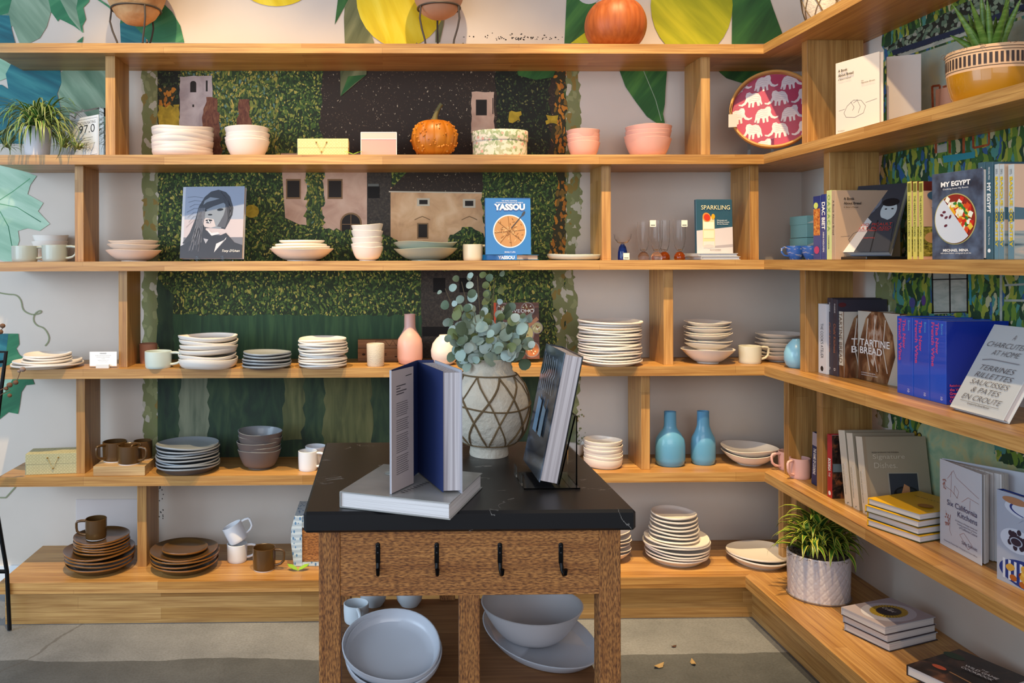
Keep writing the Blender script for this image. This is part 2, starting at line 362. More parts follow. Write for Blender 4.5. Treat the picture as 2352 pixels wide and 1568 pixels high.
BLK = mat('#16120f', .8); WIN = mat('#2a2420', .8); CREAM = mat('#cbbda6', .8); LBRN = mat('#8a6a4a', .8)
def jag(pts, amp, seg=9, seed=1):
    rr = random.Random(seed); out = []
    for (a, b), (c, d) in zip(pts, pts[1:] + pts[:1]):
        L = math.hypot(c-a, d-b); k = max(1, int(L / seg))
        for j in range(k):
            t = j / k; e = amp if j else amp*.4; out.append((a+(c-a)*t + rr.uniform(-e, e), b+(d-b)*t + rr.uniform(-e, e)))
    return out
mu = Decal(lambda u, v, l: hy(u, v, YW) + Vector((0, -.0003*l, 0)), 1.0)
# white plaster stays bare; the painting is a block of ivy, houses and water
mu.poly(jag([(362, 150), (1300, 150), (1300, 1075), (362, 1075)], 0), IVY, 1)
mu.poly(jag([(326, 150), (363, 150), (363, 1075), (330, 1075)], 3.5, 9, 3), OLIVE, 1)
mu.poly(jag([(1299, 150), (1330, 150), (1336, 500), (1318, 620), (1334, 830), (1322, 1010), (1299, 1040)], 4.5, 8, 4), OLIVE, 1)
mu.poly([(362, 150), (640, 150), (640, 352), (362, 352)], IVYL, 2)
mu.poly(jag([(745, 150), (1290, 150), (1290, 380), (770, 380), (735, 300)], 5, 14, 5), ROOF, 2)
mu.poly(jag([(1140, 150), (1262, 150), (1262, 390), (1140, 390)], 5, 14, 6), IVYD, 3)
mu.poly([(362, 150), (415, 150), (415, 300), (362, 300)], IVYD, 3)
mu.poly(jag([(364, 242), (413, 240), (413, 300), (364, 300)], 3, 10, 7), YEL, 4)
mu.poly(jag([(366, 200), (405, 205), (400, 245), (366, 240)], 5, 8, 8), OCH, 4)
mu.poly(jag([(413, 176), (487, 174), (489, 228), (464, 300), (413, 300)], 1.5, 10, 9), LILAC, 5)
mu.rect(437, 192, 451, 212, WIN, 6); mu.ell(444, 192, 7, 6, WIN, 6); mu.rect(473, 185, 477, 210, WIN, 6); mu.rect(442, 240, 446, 246, WIN, 6)
mu.poly(jag([(474, 223), (498, 226), (512, 380), (450, 380)], 3, 9, 10), RUST, 6)
mu.poly(jag([(550, 228), (573, 228), (582, 380), (538, 380)], 3, 9, 11), RUST, 6)
mu.poly(jag([(1083, 211), (1135, 211), (1135, 305), (1082, 305)], 1.5, 9, 12), PINK, 5); mu.rect(1093, 229, 1118, 265, WIN, 6); mu.rect(1131, 225, 1133, 262, WIN, 6)
for x, y in ((1182, 268), (1268, 275)): mu.poly(jag([(x-13, y-10), (x+14, y-12), (x+12, y+10), (x-12, y+12)], 4, 7, int(x)), YEL, 6)
mu.poly(jag([(1270, 150), (1299, 150), (1300, 600), (1286, 620), (1262, 600), (1282, 420), (1268, 300), (1276, 230)], 5, 10, 13), OCH, 5)
mu.poly(jag([(1262, 560), (1300, 560), (1299, 840), (1280, 800)], 6, 10, 14), OLIVE, 4)
# houses
mu.poly([(645, 352), (844, 352), (843, 560), (790, 535), (740, 540), (655, 500)], PINK, 3)
mu.poly(jag([(705, 352), (742, 352), (745, 560), (700, 540)], 5, 9, 15), IVYL, 4)
for a, b in ((660, 688), (755, 784)):
    mu.rect(a-3, 411, b+3, 457, LBRN, 5); mu.rect(a, 415, b, 453, WIN, 6)
mu.ell(806, 512, 25, 24, LBRN, 5); mu.rect(781, 512, 831, 545, LBRN, 5); mu.ell(806, 512, 21, 20, WIN, 6); mu.rect(785, 512, 827, 545, WIN, 6)
mu.line([(806, 493), (806, 540)], 1.5, LBRN, 7); mu.line([(786, 515), (826, 515)], 1.5, LBRN, 7)
mu.poly([(843, 352), (899, 352), (899, 575), (843, 545)], BRK, 4); mu.rect(845, 428, 872, 455, BLK, 6); mu.rect(845, 422, 870, 428, mat('#6a6c66', .8), 6)
mu.poly([(897, 430), (1118, 430), (1118, 600), (897, 600)], PEACH, 5)
mu.poly([(892, 440), (945, 384), (1112, 384), (1112, 442)], ROOF, 6); mu.line([(893, 440), (1113, 443)], 3, CREAM, 7)
for a, b, c, d in ((958, 455, 987, 473), (1063, 457, 1092, 477)): mu.rect(a, b, c, d, CREAM, 7); mu.rect(a+5, b+4, c-5, d-4, WIN, 8)
mu.rect(958, 512, 984, 548, LBRN, 7); mu.rect(961, 515, 981, 545, WIN, 8)
for x in (970, 1078): mu.line([(x-18, 505), (x-8, 500), (x, 497), (x+8, 500), (x+18, 505)], 2, LBRN, 7)
mu.ell(578, 485, 17, 15, YEL, 5)
mu.poly(jag([(640, 530), (700, 515), (790, 530), (845, 525), (900, 545), (960, 575), (1020, 580), (1035, 540), (1070, 520), (1100, 532), (1130, 560), (1140, 620), (640, 620)], 4, 8, 16), IVY, 8)
mu.poly(jag([(1112, 352), (1240, 352), (1240, 600), (1125, 600), (1105, 470)], 5, 9, 17), IVY, 8)
# water and reflections
mu.poly(jag([(385, 722), (968, 725), (968, 860), (375, 860)], 3, 12, 18), GRN, 4)
mu.poly(jag([(363, 640), (400, 680), (398, 860), (363, 860)], 4, 12, 19), GRND, 4)
mu.poly([(967, 600), (1116, 600), (1116, 860), (967, 860)], BRK, 4)
for a, b in ((995, 1023), (1055, 1085)): mu.rect(a, 638, b, 671, BLK, 5)
mu.rect(970, 750, 1060, 772, BLK, 5)
mu.poly([(362, 855), (1300, 855), (1300, 1058), (362, 1058)], GRND, 3)
mu.poly(jag([(413, 855), (477, 855), (480, 1030), (412, 1022)], 4, 16, 20), GREY, 4)
mu.poly(jag([(650, 855), (702, 855), (694, 1010), (652, 1010)], 5, 16, 21), OLR, 4)
mu.poly(jag([(745, 855), (850, 855), (856, 1058), (742, 1058)], 5, 16, 22), OLR, 4)
rr = random.Random(3)
for k in range(70):
    x, y = rr.gauss(1200, 60), 92 - abs(rr.gauss(0, 7)); mu.ell(x, y, rr.uniform(.8, 2.5), rr.uniform(.6, 1.8), WIN, 2, n=6)
for k in range(26): mu.ell(rr.gauss(368, 5), rr.uniform(1112, 1200), 1.2, 1.8, WIN, 2, n=6)
for k in range(60): mu.ell(1318+abs(rr.gauss(0, 12)), rr.uniform(940, 1050), rr.uniform(1, 3), rr.uniform(1, 3), OLIVE, 2, n=6)
tag(mu.build('mural', wall_back))
# painted leaves and lemons on the white wall
def leafmat(name, a, b, c, rot): 
    s = NT(name, .7); mp = s.n('ShaderNodeMapping'); mp.vector_type = 'TEXTURE'; s.set(mp.inputs['Vector'], s.tc.outputs['Object']); mp.inputs['Scale'].default_value = (.5, 1, .07); mp.inputs['Rotation'].default_value = (0, rot, 0); n = s.n('ShaderNodeTexNoise', Vector=mp.outputs[0], Scale=1.2, Detail=5.0, Distortion=.5)
    return s.out(s.ramp(n.outputs['Fac'], [(.3, a), (.5, b), (.7, c)]))
SAGE1 = leafmat('painted_sage_leaf', '#5a7a62', '#7a957c', '#9db29a', .9); EMER = leafmat('painted_green_leaf', '#1f6242', '#2f7850', '#5c9a6c', -.5)
TEAL = leafmat('painted_teal_leaf', '#0f4f5c', '#176672', '#3c8a8c', .4); DKG = leafmat('painted_dark_leaf', '#1c4a22', '#2c622c', '#4c8238', -.9)
OLV = leafmat('painted_olive_leaf', '#4c5230', '#6a6e48', '#8c8c62', -1.1); LEM = leafmat('painted_lemon', '#c2a400', '#d8be10', '#e2d040', 1.2)
LEMG = leafmat('painted_green_lemon', '#8c9408', '#a8aa10', '#c4c020', .8); PALE = leafmat('painted_pale_leaf', '#84ad92', '#9cc0a6', '#b8d4bd', .5)
VINE = mat('#8a9070', .8); HI = mat('#b9c9a9', .8)
lf = Decal(lambda u, v, l: hy(u-(70*abs(math.sin(v*.04)) if u <= -50 else 0), v-(50*abs(math.sin(u*.03)) if v <= -40 else 0), YW) + Vector((0, -.0003*l-.003, 0)), 1.0)
lf.poly([(-60, -60), (160, -60), (120, 20), (108, 62), (92, 88), (70, 99), (45, 99), (30, 60), (-60, 80)], SAGE1, 1)
lf.poly([(-60, -20), (30, -10), (20, 30), (-10, 40), (-60, 60)], EMER, 2)
lf.poly([(118, -40), (212, -40), (205, 5), (192, 18), (198, 45), (190, 60), (192, 76), (170, 60), (150, 50), (137, 44), (134, 50), (118, 28), (112, 0)], EMER, 2)
lf.poly([(112, -40), (190, -40), (176, 20), (188, 74), (160, 40)], SAGE1, 3)
lf.poly([(-60, 30), (22, 36), (28, 70), (36, 100), (-60, 105)], TEAL, 2)
lf.poly([(176, 97), (192, 84), (190, 98)], EMER, 2)
lf.poly([(278, 98), (276, 55), (280, 30), (330, -10), (372, 5), (396, 28), (415, 60), (424, 98)], EMER, 1); lf.poly([(278, 98), (276, 55), (300, 50), (345, 98)], TEAL, 2)
lf.line([(220, -5), (250, 15), (278, 42)], 4, EMER, 2)
for pts, m in (([(-60, 130), (0, 132), (28, 150), (16, 180), (0, 186), (-60, 190)], PALE), ([(20, 205), (14, 170), (30, 140), (60, 100), (138, 150), (142, 190), (132, 215), (140, 250), (136, 300), (60, 330), (-60, 330), (-60, 195), (5, 195)], TEAL),
               ([(134, 172), (160, 150), (260, 150), (260, 296), (230, 292), (190, 250), (160, 300), (138, 300), (142, 250), (134, 215), (142, 190)], SAGE1), ([(132, 172), (250, 165), (252, 230), (190, 215), (150, 190)], EMER)):
    lf.poly(pts, m, 3 if m is TEAL else 2)
lf.poly([(-60, 370), (0, 380), (40, 388), (85, 404), (70, 425), (64, 446), (100, 466), (88, 485), (115, 514), (92, 530), (64, 524), (42, 530), (45, 552), (30, 600), (10, 600), (-60, 560)], PALE, 1)
lf.line([(-10, 466), (30, 440), (70, 410)], 1.8, EMER, 2); lf.line([(-10, 466), (40, 476), (95, 510)], 1.8, EMER, 2); lf.line([(-10, 466), (20, 520), (30, 575)], 1.8, EMER, 2)
V = [(-20, 668), (18, 676), (38, 676), (50, 690), (52, 712), (70, 722), (85, 722), (98, 716), (92, 712), (80, 720), (76, 735), (85, 748), (102, 752), (114, 772), (112, 785), (104, 794)]
for _ in range(3): V = [V[0]]+[p for (a, b), (c, d) in zip(V, V[1:]) for p in ((a*.75+c*.25, b*.75+d*.25), (a*.25+c*.75, b*.25+d*.75))]+[V[-1]]
lf.line(V, 3, VINE, 1)
lf.poly([(-60, 765), (43, 766), (45, 790), (38, 800), (45, 814), (62, 826), (30, 850), (-60, 860)], EMER, 1); lf.poly([(-60, 765), (20, 766), (10, 850), (-60, 860)], TEAL, 2)
lf.poly([(-60, 850), (68, 850), (80, 882), (60, 884), (50, 900), (46, 930), (42, 950), (20, 946), (0, 962), (-60, 960)], EMER, 1); lf.poly([(-60, 865), (30, 870), (12, 900), (-60, 910)], PALE, 2)
lf.line([(-10, 1142), (14, 1142), (34, 1120), (40, 1108)], 3, VINE, 1)
lf.ell(922, -8, 104, 118, LEM, 2); lf.ell(922, -8, 99, 112, LEM, 3); lf.ell(635, -36, 82, 51, LEM, 2); lf.ell(1588, 12, 94, 118, LEMG, 3)
lf.poly([(792, 100), (790, 40), (800, -40), (860, -60), (840, 40), (860, 100)], OLV, 1)
lf.poly([(769, 57), (776, 0), (784, -60), (806, -60), (800, 0), (785, 28)], DKG, 1)
lf.poly([(782, 222), (782, 160), (800, 120), (842, 120), (842, 172), (820, 190)], OLV, 9); lf.poly([(782, 222), (800, 176), (842, 172), (815, 192)], DKG, 10)
lf.poly([(1000, 98), (1000, 40), (1022, 10), (1018, 60), (1010, 98)], OLV, 2)
lf.poly([(1296, 100), (1306, -60), (1340, -60), (1372, 20), (1392, 50), (1360, 100)], DKG, 1); lf.poly([(1310, 100), (1350, 70), (1380, 40), (1400, 100)], LEMG, 2); lf.ell(1352, -24, 32, 34, mat('#c4c2c0', .8), 3)
lf.poly([(1680, 100), (1682, -60), (1740, -40), (1775, 20), (1797, 80), (1790, 100), (1680, 102)], DKG, 1)
lf.poly([(1421, 160), (1531, 160), (1528, 200), (1526, 240), (1522, 262), (1526, 283), (1507, 283), (1485, 268), (1460, 235), (1436, 200)], DKG, 9); lf.line([(1476, 160), (1505, 230), (1518, 278)], 1.6, SAGE1, 10)
lf.poly([(1185, 150), (1280, 150), (1270, 178), (1230, 184), (1190, 174)], DKG, 9)
lf.poly([(1645, 160), (1790, 160), (1740, 196), (1700, 190), (1668, 180)], DKG, 2)
lf.build('painted_leaves', wall_back)
# right wall mural
BRI = foliage_mat('mural_bright_garden', [(0, '#1f4028'), (.2, '#35612e'), (.42, '#6a8a30'), (.6, '#9aa03a'), (.74, '#4a8a80'), (.86, '#2f5a8a'), (.93, '#b5b28a')], 62, dens=-.3, dark='#2a4632', stretch=.42, near_=.8)
BRS = foliage_mat('mural_stone_blocks', [(0, '#58705c'), (.4, '#7a8c74'), (.75, '#93998a')], 50, dens=-.25, dark='#1c241e', stretch=1.2, near_=.55)
HAZE = streak('mural_pale_teal', '#7a9088', '#95a59a', '#a9ab86', (5, 5, 5)); HAZB = streak('mural_pale_green_wall', '#8aac8c', '#a8bd98', '#c4ba80', (9, 9, 9), 2.2)
SHUT = streak('mural_grey_shutter', '#8a938a', '#a4aaa0', '#b5b8ae', (10, 10, 30)); TQ = mat('#2f8a9a', .7); NAVY = mat('#1c2a44', .7); REDF = streak('mural_red_frame', '#7a3418', '#9c4a24', '#b0643a', (30, 30, 30))
rm = Decal(lambda u, v, l: hx(u, v, XW) + Vector((-.0003*l, 0, 0)), 1.0)
rm.poly(jag([(2030, 20), (2420, -160), (2420, 420), (2022, 500)], 4, 14, 30), BRI, 1)
rm.poly(jag([(2010, 480), (2500, 380), (2500, 800), (2040, 760), (2016, 700)], 4, 14, 31), BRI, 1)
rm.poly(jag([(2010, 620), (2046, 620), (2060, 720), (2030, 740), (2012, 690)], 4, 9, 41), OLIVE, 2)
rm.poly(jag([(2010, 930), (2045, 940), (2040, 985), (2016, 975)], 4, 9, 42), OLIVE, 2)
rm.poly(jag([(2030, 110), (2360, -70), (2360, 30), (2060, 130)], 3, 14, 32), BRS, 2)
rm.line([(2050, 122), (2200, 72), (2420, -10)], 12, NAVY, 3); rm.line([(2068, 128), (2200, 84), (2420, 8)], 8, SHUT, 4)
rm.poly([(2075, 135), (2420, 20), (2420, 200), (2068, 300)], HAZE, 3)
rm.poly(jag([(2078, 190), (2102, 218), (2104, 300), (2078, 300)], 3, 8, 33), BRI, 4)
rm.poly([(2140, 200), (2200, 186), (2200, 280), (2140, 290)], SHUT, 4)
for pts in ([(2142, 198), (2144, 262)], [(2142, 198), (2160, 196)], [(2160, 196), (2158, 258)], [(2166, 200), (2196, 192)], [(2148, 262), (2160, 258)]): rm.line(pts, 5, REDF, 5)
rm.poly([(2150, 206), (2240, 184), (2240, 260), (2150, 262)], mat('#d9a184', .7), 5)
for x in (2150, 2182, 2214): rm.line([(x, 310), (x, 352)], 6, REDF, 3)
rm.poly([(2150, 335), (2175, 328), (2176, 348), (2152, 352)], SHUT, 2)
rm.line([(2236, 300), (2236, 340), (2272, 332), (2272, 292)], 5, REDF, 3)
rm.poly([(2166, 358), (2240, 348), (2240, 362), (2168, 374)], TQ, 3)
rm.poly([(2142, 618), (2222, 615), (2224, 716), (2146, 722)], SHUT, 3)
for x in (2142, 2182, 2222): rm.line([(x, 612), (x+1, 720)], 3.5, BLK, 4)
for y in (642, 718): rm.line([(2140, y), (2224, y-2)], 2.5, BLK, 4)
rm.line([(2228, 612), (2230, 700)], 5, TQ, 4); rm.line([(2300, 612), (2300, 740)], 6, SHUT, 4); rm.line([(2308, 655), (2400, 650)], 5, SHUT, 4); rm.line([(2308, 690), (2400, 690)], 5, SHUT, 4)
rm.ell(2096, 695, 7, 12, mat('#4c4a80', .7), 4); rm.ell(2122, 690, 5, 12, mat('#5a3c7c', .7), 4)
rm.poly([(2040, 900), (2600, 1000), (2600, 1160), (2120, 1150), (2078, 1010)], HAZB, 1)
rm.poly(jag([(2038, 935), (2120, 950), (2104, 1010), (2078, 1006), (2050, 985)], 4, 9, 34), BRI, 2)
rm.poly(jag([(2278, 990), (2420, 1010), (2420, 1090), (2290, 1060)], 4, 10, 35), BRI, 2)
for x, y in ((2083, 968), (2106, 958), (2102, 996), (2112, 1002)): rm.ell(x, y, 6, 9, BLK, 3); rm.ell(x, y, 4, 7, YEL, 4)
rm.build('mural', wall_right)
# ---------------------------------------------------------------- display table
MARB = NT('black_marble', .36)
n1 = MARB.n('ShaderNodeTexNoise', Vector=MARB.tc.outputs['Object'], Scale=4.0, Detail=8.0, Distortion=1.2)
n2 = MARB.n('ShaderNodeTexNoise', Vector=MARB.tc.outputs['Object'], Scale=11.0, Detail=3.0)
v = MARB.math('ABSOLUTE', MARB.math('SUBTRACT', n1.outputs['Fac'], .5))
vein = MARB.math('MULTIPLY', MARB.math('LESS_THAN', v, .0035), MARB.math('GREATER_THAN', n2.outputs['Fac'], .56))
MARB = MARB.out(MARB.mix(MARB.math('MULTIPLY', vein, .6), '#0e0e11', '#8d8a86'))
TZ = 0.914; YT = 1.813; YT2 = 2.556
tl = hz(697, 1176, TZ); tr = hz(1462, 1171, TZ); bl = hz(753, 1015, TZ); br = hz(1296, 1013, TZ)
YT = (tl.y+tr.y)/2; YT2 = (bl.y+br.y)/2; X0 = (tl.x+bl.x)/2; X1 = (tr.x+br.x)/2
X0 = tl.x; X1 = tr.x
tb = empty('display_table', 'rustic brown wooden table with a thick black marble top and black hooks', 'table', ((X0+X1)/2, (YT+YT2)/2, 0))
def tloc(o): o.matrix_parent_inverse = tb.matrix_world.inverted(); return o
tb.location = (0, 0, 0)
MB().box((X0, YT, TZ-.046), (X1, YT2, TZ), MARB, .006).build('tabletop', tb)
LX0 = hy(732, 1300, YT+.02).x; LX1 = hy(1426, 1300, YT+.02).x
lw = .048
for x in (LX0, LX1-lw):
    for y in (YT+.02, YT2-.02-lw): MB().box((x, y, 0), (x+lw, y+lw, TZ-.046), TBZ, .002).build('leg', tb)
APB = hy(1000, 1368, YT+.02).z
MB().box((LX0+lw, YT+.021, APB), (LX1-lw, YT+.043, TZ-.046), TBX, .001).build('apron', tb)
MB().box((LX0+lw, YT2-.043, APB), (LX1-lw, YT2-.021, TZ-.046), TBX, .001).build('apron', tb)
for x in (LX0+.002, LX1-.024): MB().box((x, YT+.02+lw, APB), (x+.022, YT2-.02-lw, TZ-.046), TBX, .001).build('apron', tb)
a = hy(1055, 1450, YT+.02); b = hy(1102, 1450, YT+.02); LSZ = .452
for y in (YT+.021, YT2-.043): MB().box((a.x, y, LSZ), (b.x, y+.022, APB), TBZ, .001).build('divider_post', tb)
MB().box((LX0+.006, YT+.03, LSZ-.03), (LX1-.006, YT2-.03, LSZ), wood('rustic_shelf', 'x', '#8a6038', '#7c5430', '#4a3018', .3, 3, .7), .001).build('lower_shelf', tb)
IRON = mat('#0c0c0e', .35, .6)
for px in (868, 1003, 1148, 1288):
    p = hy(px, 1262, YT+.021); hk = MB()
    hk.box((p.x-.005, p.y-.003, p.z-.03), (p.x+.005, p.y, p.z+.012), IRON, .001); hk.ball((p.x, p.y-.001, p.z+.011), .0052, IRON, 12, (1, .4, 1))
    dx = {868: 0, 1003: 0, 1148: .002, 1288: .005}[px]
    hk.tube([(p.x, p.y-.002, p.z-.028), (p.x+dx*.3, p.y-.006, p.z-.043), (p.x+dx*.6, p.y-.016, p.z-.050), (p.x+dx, p.y-.024, p.z-.045), (p.x+dx, p.y-.027, p.z-.034)], [.0045, .0042, .004, .004, .0046], IRON, 10)
    h = hk.build('hook', tb, 40)
    for dz in (.008, -.006): MB().ball((p.x, p.y-.0035, p.z+dz), .0026, mat('#2a2a2c', .4, .6), 10, (1, .5, 1)).build('screw', h)
# ---------------------------------------------------------------- ceramics
WHITE = mat('#e9e1d8', .38, coat=.15, bump=.03, bscale=90); WARMW = mat('#e6d8cc', .4, coat=.1); SAGE = mat('#a9b4a6', .35, coat=.2); PALEG = mat('#c3cdc4', .35, coat=.2)
DARKP = mat('#675c59', .45); DARKI = mat('#8a9096', .35, coat=.2); BRN = mat('#523a1e', .28, coat=.3); BRNR = mat('#8a5722', .25, coat=.4)
PINKC = mat('#dba99c', .4, coat=.1); PINKM = mat('#e3b4ac', .3, coat=.3); BLUEC = mat('#5d9cc4', .35, coat=.3); SPECK = mat('#c9bfae', .7, bump=.2, bscale=200)
MUGS = mat('#a2aaa2', .3, coat=.3); MUGW = mat('#e4e6ea', .25, coat=.4); CREAMM = mat('#cfcab6', .35, coat=.2)
def bowl_mesh(R, h, m, kind='bowl', seed=0, wob=.008, wz=.0015, rim=None, inner=None):
    """one thrown dish: foot, curved wall with thickness, rolled rim, hollow inside"""
    t = min(.0045, R*.06); P = []
    if kind == 'plate':
        rb = R*.72; h0 = .004
        q_ = min(.0065, h*.4); P = [(0, .001), (rb-.004, .001), (rb, 0), (rb+.002, h0*.4), (R*.94, h-q_-.003), (R-.001, h-q_), (R, h-q_*.5), (R-.0012, h), (R-.005, h-.001), (R*.9, h-.006), (rb+.001, h0+.003), (rb-.008, h0+.001), (0, h0+.001)]; ri = 4
    elif kind == 'dish':
        rb = R*.8; P = [(0, .001), (rb-.004, .001), (rb, 0)]
        for k in range(1, 7): q = k/6; P.append((rb+(R-rb)*(1-(1-q)**2.2)**.6, h*q))
        P += [(R-t*.5, h+.0008), (R-t, h-.0005)]; ri = len(P)-3
        for k in range(5, 0, -1): q = k/6; P.append((rb+(R-rb)*(1-(1-q)**2.2)**.6-t, h*q+t*.4))
        P += [(rb-.012, t), (0, t)]
    else:
        rb = R*{'bowl': .52, 'wide': .45, 'cone': .4}[kind]; ex = {'bowl': .52, 'wide': .72, 'cone': .85}[kind]
        P = [(0, .003), (rb*.9, .002), (rb*.94, 0), (rb, 0), (rb, .003)]
        for k in range(1, 9): q = k/8; P.append((rb+(R-rb)*q**ex, .003+(h-.003)*q**1.15))
        P += [(R-t*.5, h+.001), (R-t, h-.0005)]; ri = len(P)-3
        for k in range(7, 0, -1): q = k/8; P.append((max(rb+(R-rb)*q**ex-t, .002), .003+t*.7+(h-.003-t*.7)*q**1.15))
        P += [(rb*.6, .003+t), (0, .003+t)]
    mats = None
    if rim or inner: mats = [m if k < ri else (rim if (k <= ri+2 and rim) else (inner or m)) for k in range(len(P)-1)]
    return MB().lathe(P, m, 44, wob=wob, wz=wz, seed=seed, mats=mats)
_nst = [0]
def stack(where, px, base, w, rims, m, kind='bowl', noun='bowl', colour='white', group=None, shelf=3, name=None, wob=.008, wz=.0015, tilt=.015, rim=None, inner=None, hh=None, sy=None):
    """dishes nested from the shelf up; w width px (or list), rims = front rim py (list, or (first,last,n)); base = py of the front contact or ('y', Y)"""
    _nst[0] += 1; rr = random.Random(_nst[0])
    n = rims[2] if isinstance(rims, tuple) else len(rims)
    py = [rims[0]+(rims[1]-rims[0])*k/max(1, n-1) for k in range(n)] if isinstance(rims, tuple) else list(rims)
    ws = w if isinstance(w, list) else [w]*n; kinds = kind if isinstance(kind, list) else [kind]*n
    z0 = ZT[shelf]
    if isinstance(base, tuple): Y = base[1]
    else: Y = hz(px, base, z0).y; Y += ws[0]/2*Y/F*.5
    c = hy(px, 600, Y); zr = []
    for k in range(n):
        R = ws[k]/2*Y/F; zr.append(hy(px, py[k], Y-R).z)
    for k in range(n):
        R = ws[k]/2*Y/F
        h = (hh if hh and kinds[k] != 'plate' else None) or ({'plate': .017}.get(kinds[k]) or max(.02, zr[0]-z0))
        zb = z0 + .0003 if k == 0 else zr[k]-h
        if k == 0: h = max(.012, zr[0]-z0)
        g = group or (f'{colour} {noun}s stacked {where}' if n > 1 else None)
        o = bowl_mesh(R, h, m, kinds[k], rr.randint(0, 9999), wob, wz, rim, inner).build(name or noun.replace(' ', '_'), None, 40)
        o.location = (c.x+rr.uniform(-.003, .003)*(k > 0), c.y+rr.uniform(-.003, .003)*(k > 0), zb)
        if k: o.rotation_euler = (rr.uniform(-tilt, tilt), rr.uniform(-tilt, tilt), rr.uniform(0, 6))
        else: o.rotation_euler = (0, 0, rr.uniform(0, 6))
        lab = f'{colour} {noun}, {ordinal(k, n)} of the stack {where}' if n > 1 else f'{colour} {noun} {where}'
        tag(o, lab, 'plate' if 'plate' in noun else 'bowl', g)
    return Y, zr[-1]
def mug(label, px, py, w, h, m, ang, shelf=None, z=None, Y=None, group=None, name='mug', tiltM=None, inner=None, hm=None, band=False, taper=.97):
    z0 = ZT[shelf] if z is None else z
    if Y is None: Y = hz(px, py, z0).y + w/2*3.5/F*.8
    R = w/2*Y/F; H = h*Y/F; c = hy(px, 600, Y); t = .0035
    root = empty(name, label, 'mug', (c.x, c.y, z0+.0003), 0, group)
    if tiltM is not None: root.matrix_world = Matrix.Translation((c.x, c.y, z0)) @ tiltM
    rb = R*taper
    P = [(0, .002), (rb-.008, .002), (rb-.006, 0), (rb-.003, 0), (rb-.001, .004), (rb, .012), (R, H*.6), (R, H-.001), (R-t*.5, H), (R-t, H-.002), (R-t, H*.5), (rb-t-.001, .012), (rb-t-.006, .006), (0, .005)]
    ms = [m]*13
    if inner: ms = [m]*8+[inner]*5
    if band: ms[0] = ms[1] = ms[2] = ms[3] = MUGW
    MB().lathe(P, m, 40, mats=ms).build('body', root, 40)
    ca, sa = math.cos(ang), math.sin(ang); pts = []
    for u, v in ((-.002, .90), (.014, .91), (.026, .88), (.029, .80), (.029, .60), (.027, .42), (.018, .28), (.006, .22), (-.003, .20)):
        q = R + u*R/.036; pts.append((q*ca, q*sa, H*v))
    MB().tube(pts, [.0056]*2+[.0052]*5+[.0056]*2, hm or m, 10).build('handle', root, 60)
    return root
R0, R180 = 0.0, PI
# shelf level 2 -------------------------------------------------------------
stack('by the white tower mural', 420, ('y', 3.57), 138, (340, 285, 7), WARMW, 'dish', 'shallow bowl', 'cream white', shelf=2, wob=.012, wz=.004, tilt=.025, hh=.034)
stack('left of the patterned green box', 569, ('y', 3.57), 101, [318, 311, 301, 287], WHITE, 'bowl', 'deep bowl', 'white', shelf=2)
stack('right of the floral hat box', 1341, ('y', 3.57), 75, [323, 314, 304, 294], PINKC, 'bowl', 'small bowl', 'dusty pink', shelf=2, tilt=.03)
stack('left of the elephant tray', 1489, ('y', 3.57), 104, [313, 304, 295, 283], PINKC, 'bowl', 'large bowl', 'dusty pink', shelf=2)
# shelf level 3 -------------------------------------------------------------
stack('behind the two sage mugs', 117, ('y', 3.655), 77, [568, 553, 539], WHITE, 'bowl', 'cereal bowl', 'white', shelf=3, hh=.06)
stack('left of the portrait book', 308, ('y', 3.56), [124, 118, 113], [574, 561, 552], WARMW, 'wide', 'shallow bowl', 'cream white', shelf=3, hh=.035)
stack('right of the portrait book', 693, ('y', 3.57), [148, 134, 118, 104], [571, 564, 559, 551], WHITE, ['wide', 'plate', 'plate', 'plate'], 'dish', 'off-white', shelf=3)
stack('before the arched painted window', 844, ('y', 3.55), 73, [567, 559, 545, 529, 515], WHITE, 'bowl', 'small bowl', 'white', shelf=3, tilt=.04)
stack('before the peach painted house', 978, ('y', 3.57), 147, [570, 555], SAGE, 'wide', 'wide serving bowl', 'sage green', shelf=3, wz=.003)
stack('right of the bright blue book', 1319, ('y', 3.56), 124, [584], PALEG, 'dish', 'oval serving dish', 'pale green', shelf=3, wz=.002, name='serving_dish')
mug('sage green mug at the far left end of the middle shelf', 57, 603, 56, 36, MUGS, R0, 3, Y=3.50, group='sage mugs on the middle shelf')
mug('sage green mug in front of the small white bowls', 126, 603, 56, 38, MUGS, -.1, 3, Y=3.49, group='sage mugs on the middle shelf')
mug('pale sage mug between the sage bowls and the bright blue book', 1086, 603, 46, 37, CREAMM, .1, 3, Y=3.55)
# shelf level 4 -------------------------------------------------------------
stack('left of the small white card', 109, 847, [157, 150, 108, 105, 103], [841, 835, 829, 823, 817], WHITE, 'plate', 'flat plate', 'white', shelf=4, wz=.002)
stack('beside the pale sage mug', 478, 847, [134, 130, 130, 132, 132, 134], [829, 819, 807, 797, 786, 776], WHITE, 'dish', 'shallow bowl', 'white', shelf=4, wz=.003, tilt=.03, hh=.022)
stack('left of the small white plates', 612, 848, [112, 112, 112, 110, 110], [842, 835, 828, 820, 813], DARKP, 'plate', 'small plate', 'dark grey', shelf=4, inner=DARKI)
stack('beside the speckled cup', 741, 846, [110, 112, 114, 110, 106, 114, 116, 112, 114, 112, 110], (840, 781, 11), WHITE, 'plate', 'small plate', 'white', shelf=4, wz=.0018)
stack('behind the clear bookstand', 1400, 840, [146, 144, 142, 144, 142, 146, 144, 140, 142, 146, 144, 142, 144, 142, 140, 148], (833, 741, 16), WHITE, 'plate', 'dinner plate', 'off-white', shelf=4, wz=.0022)
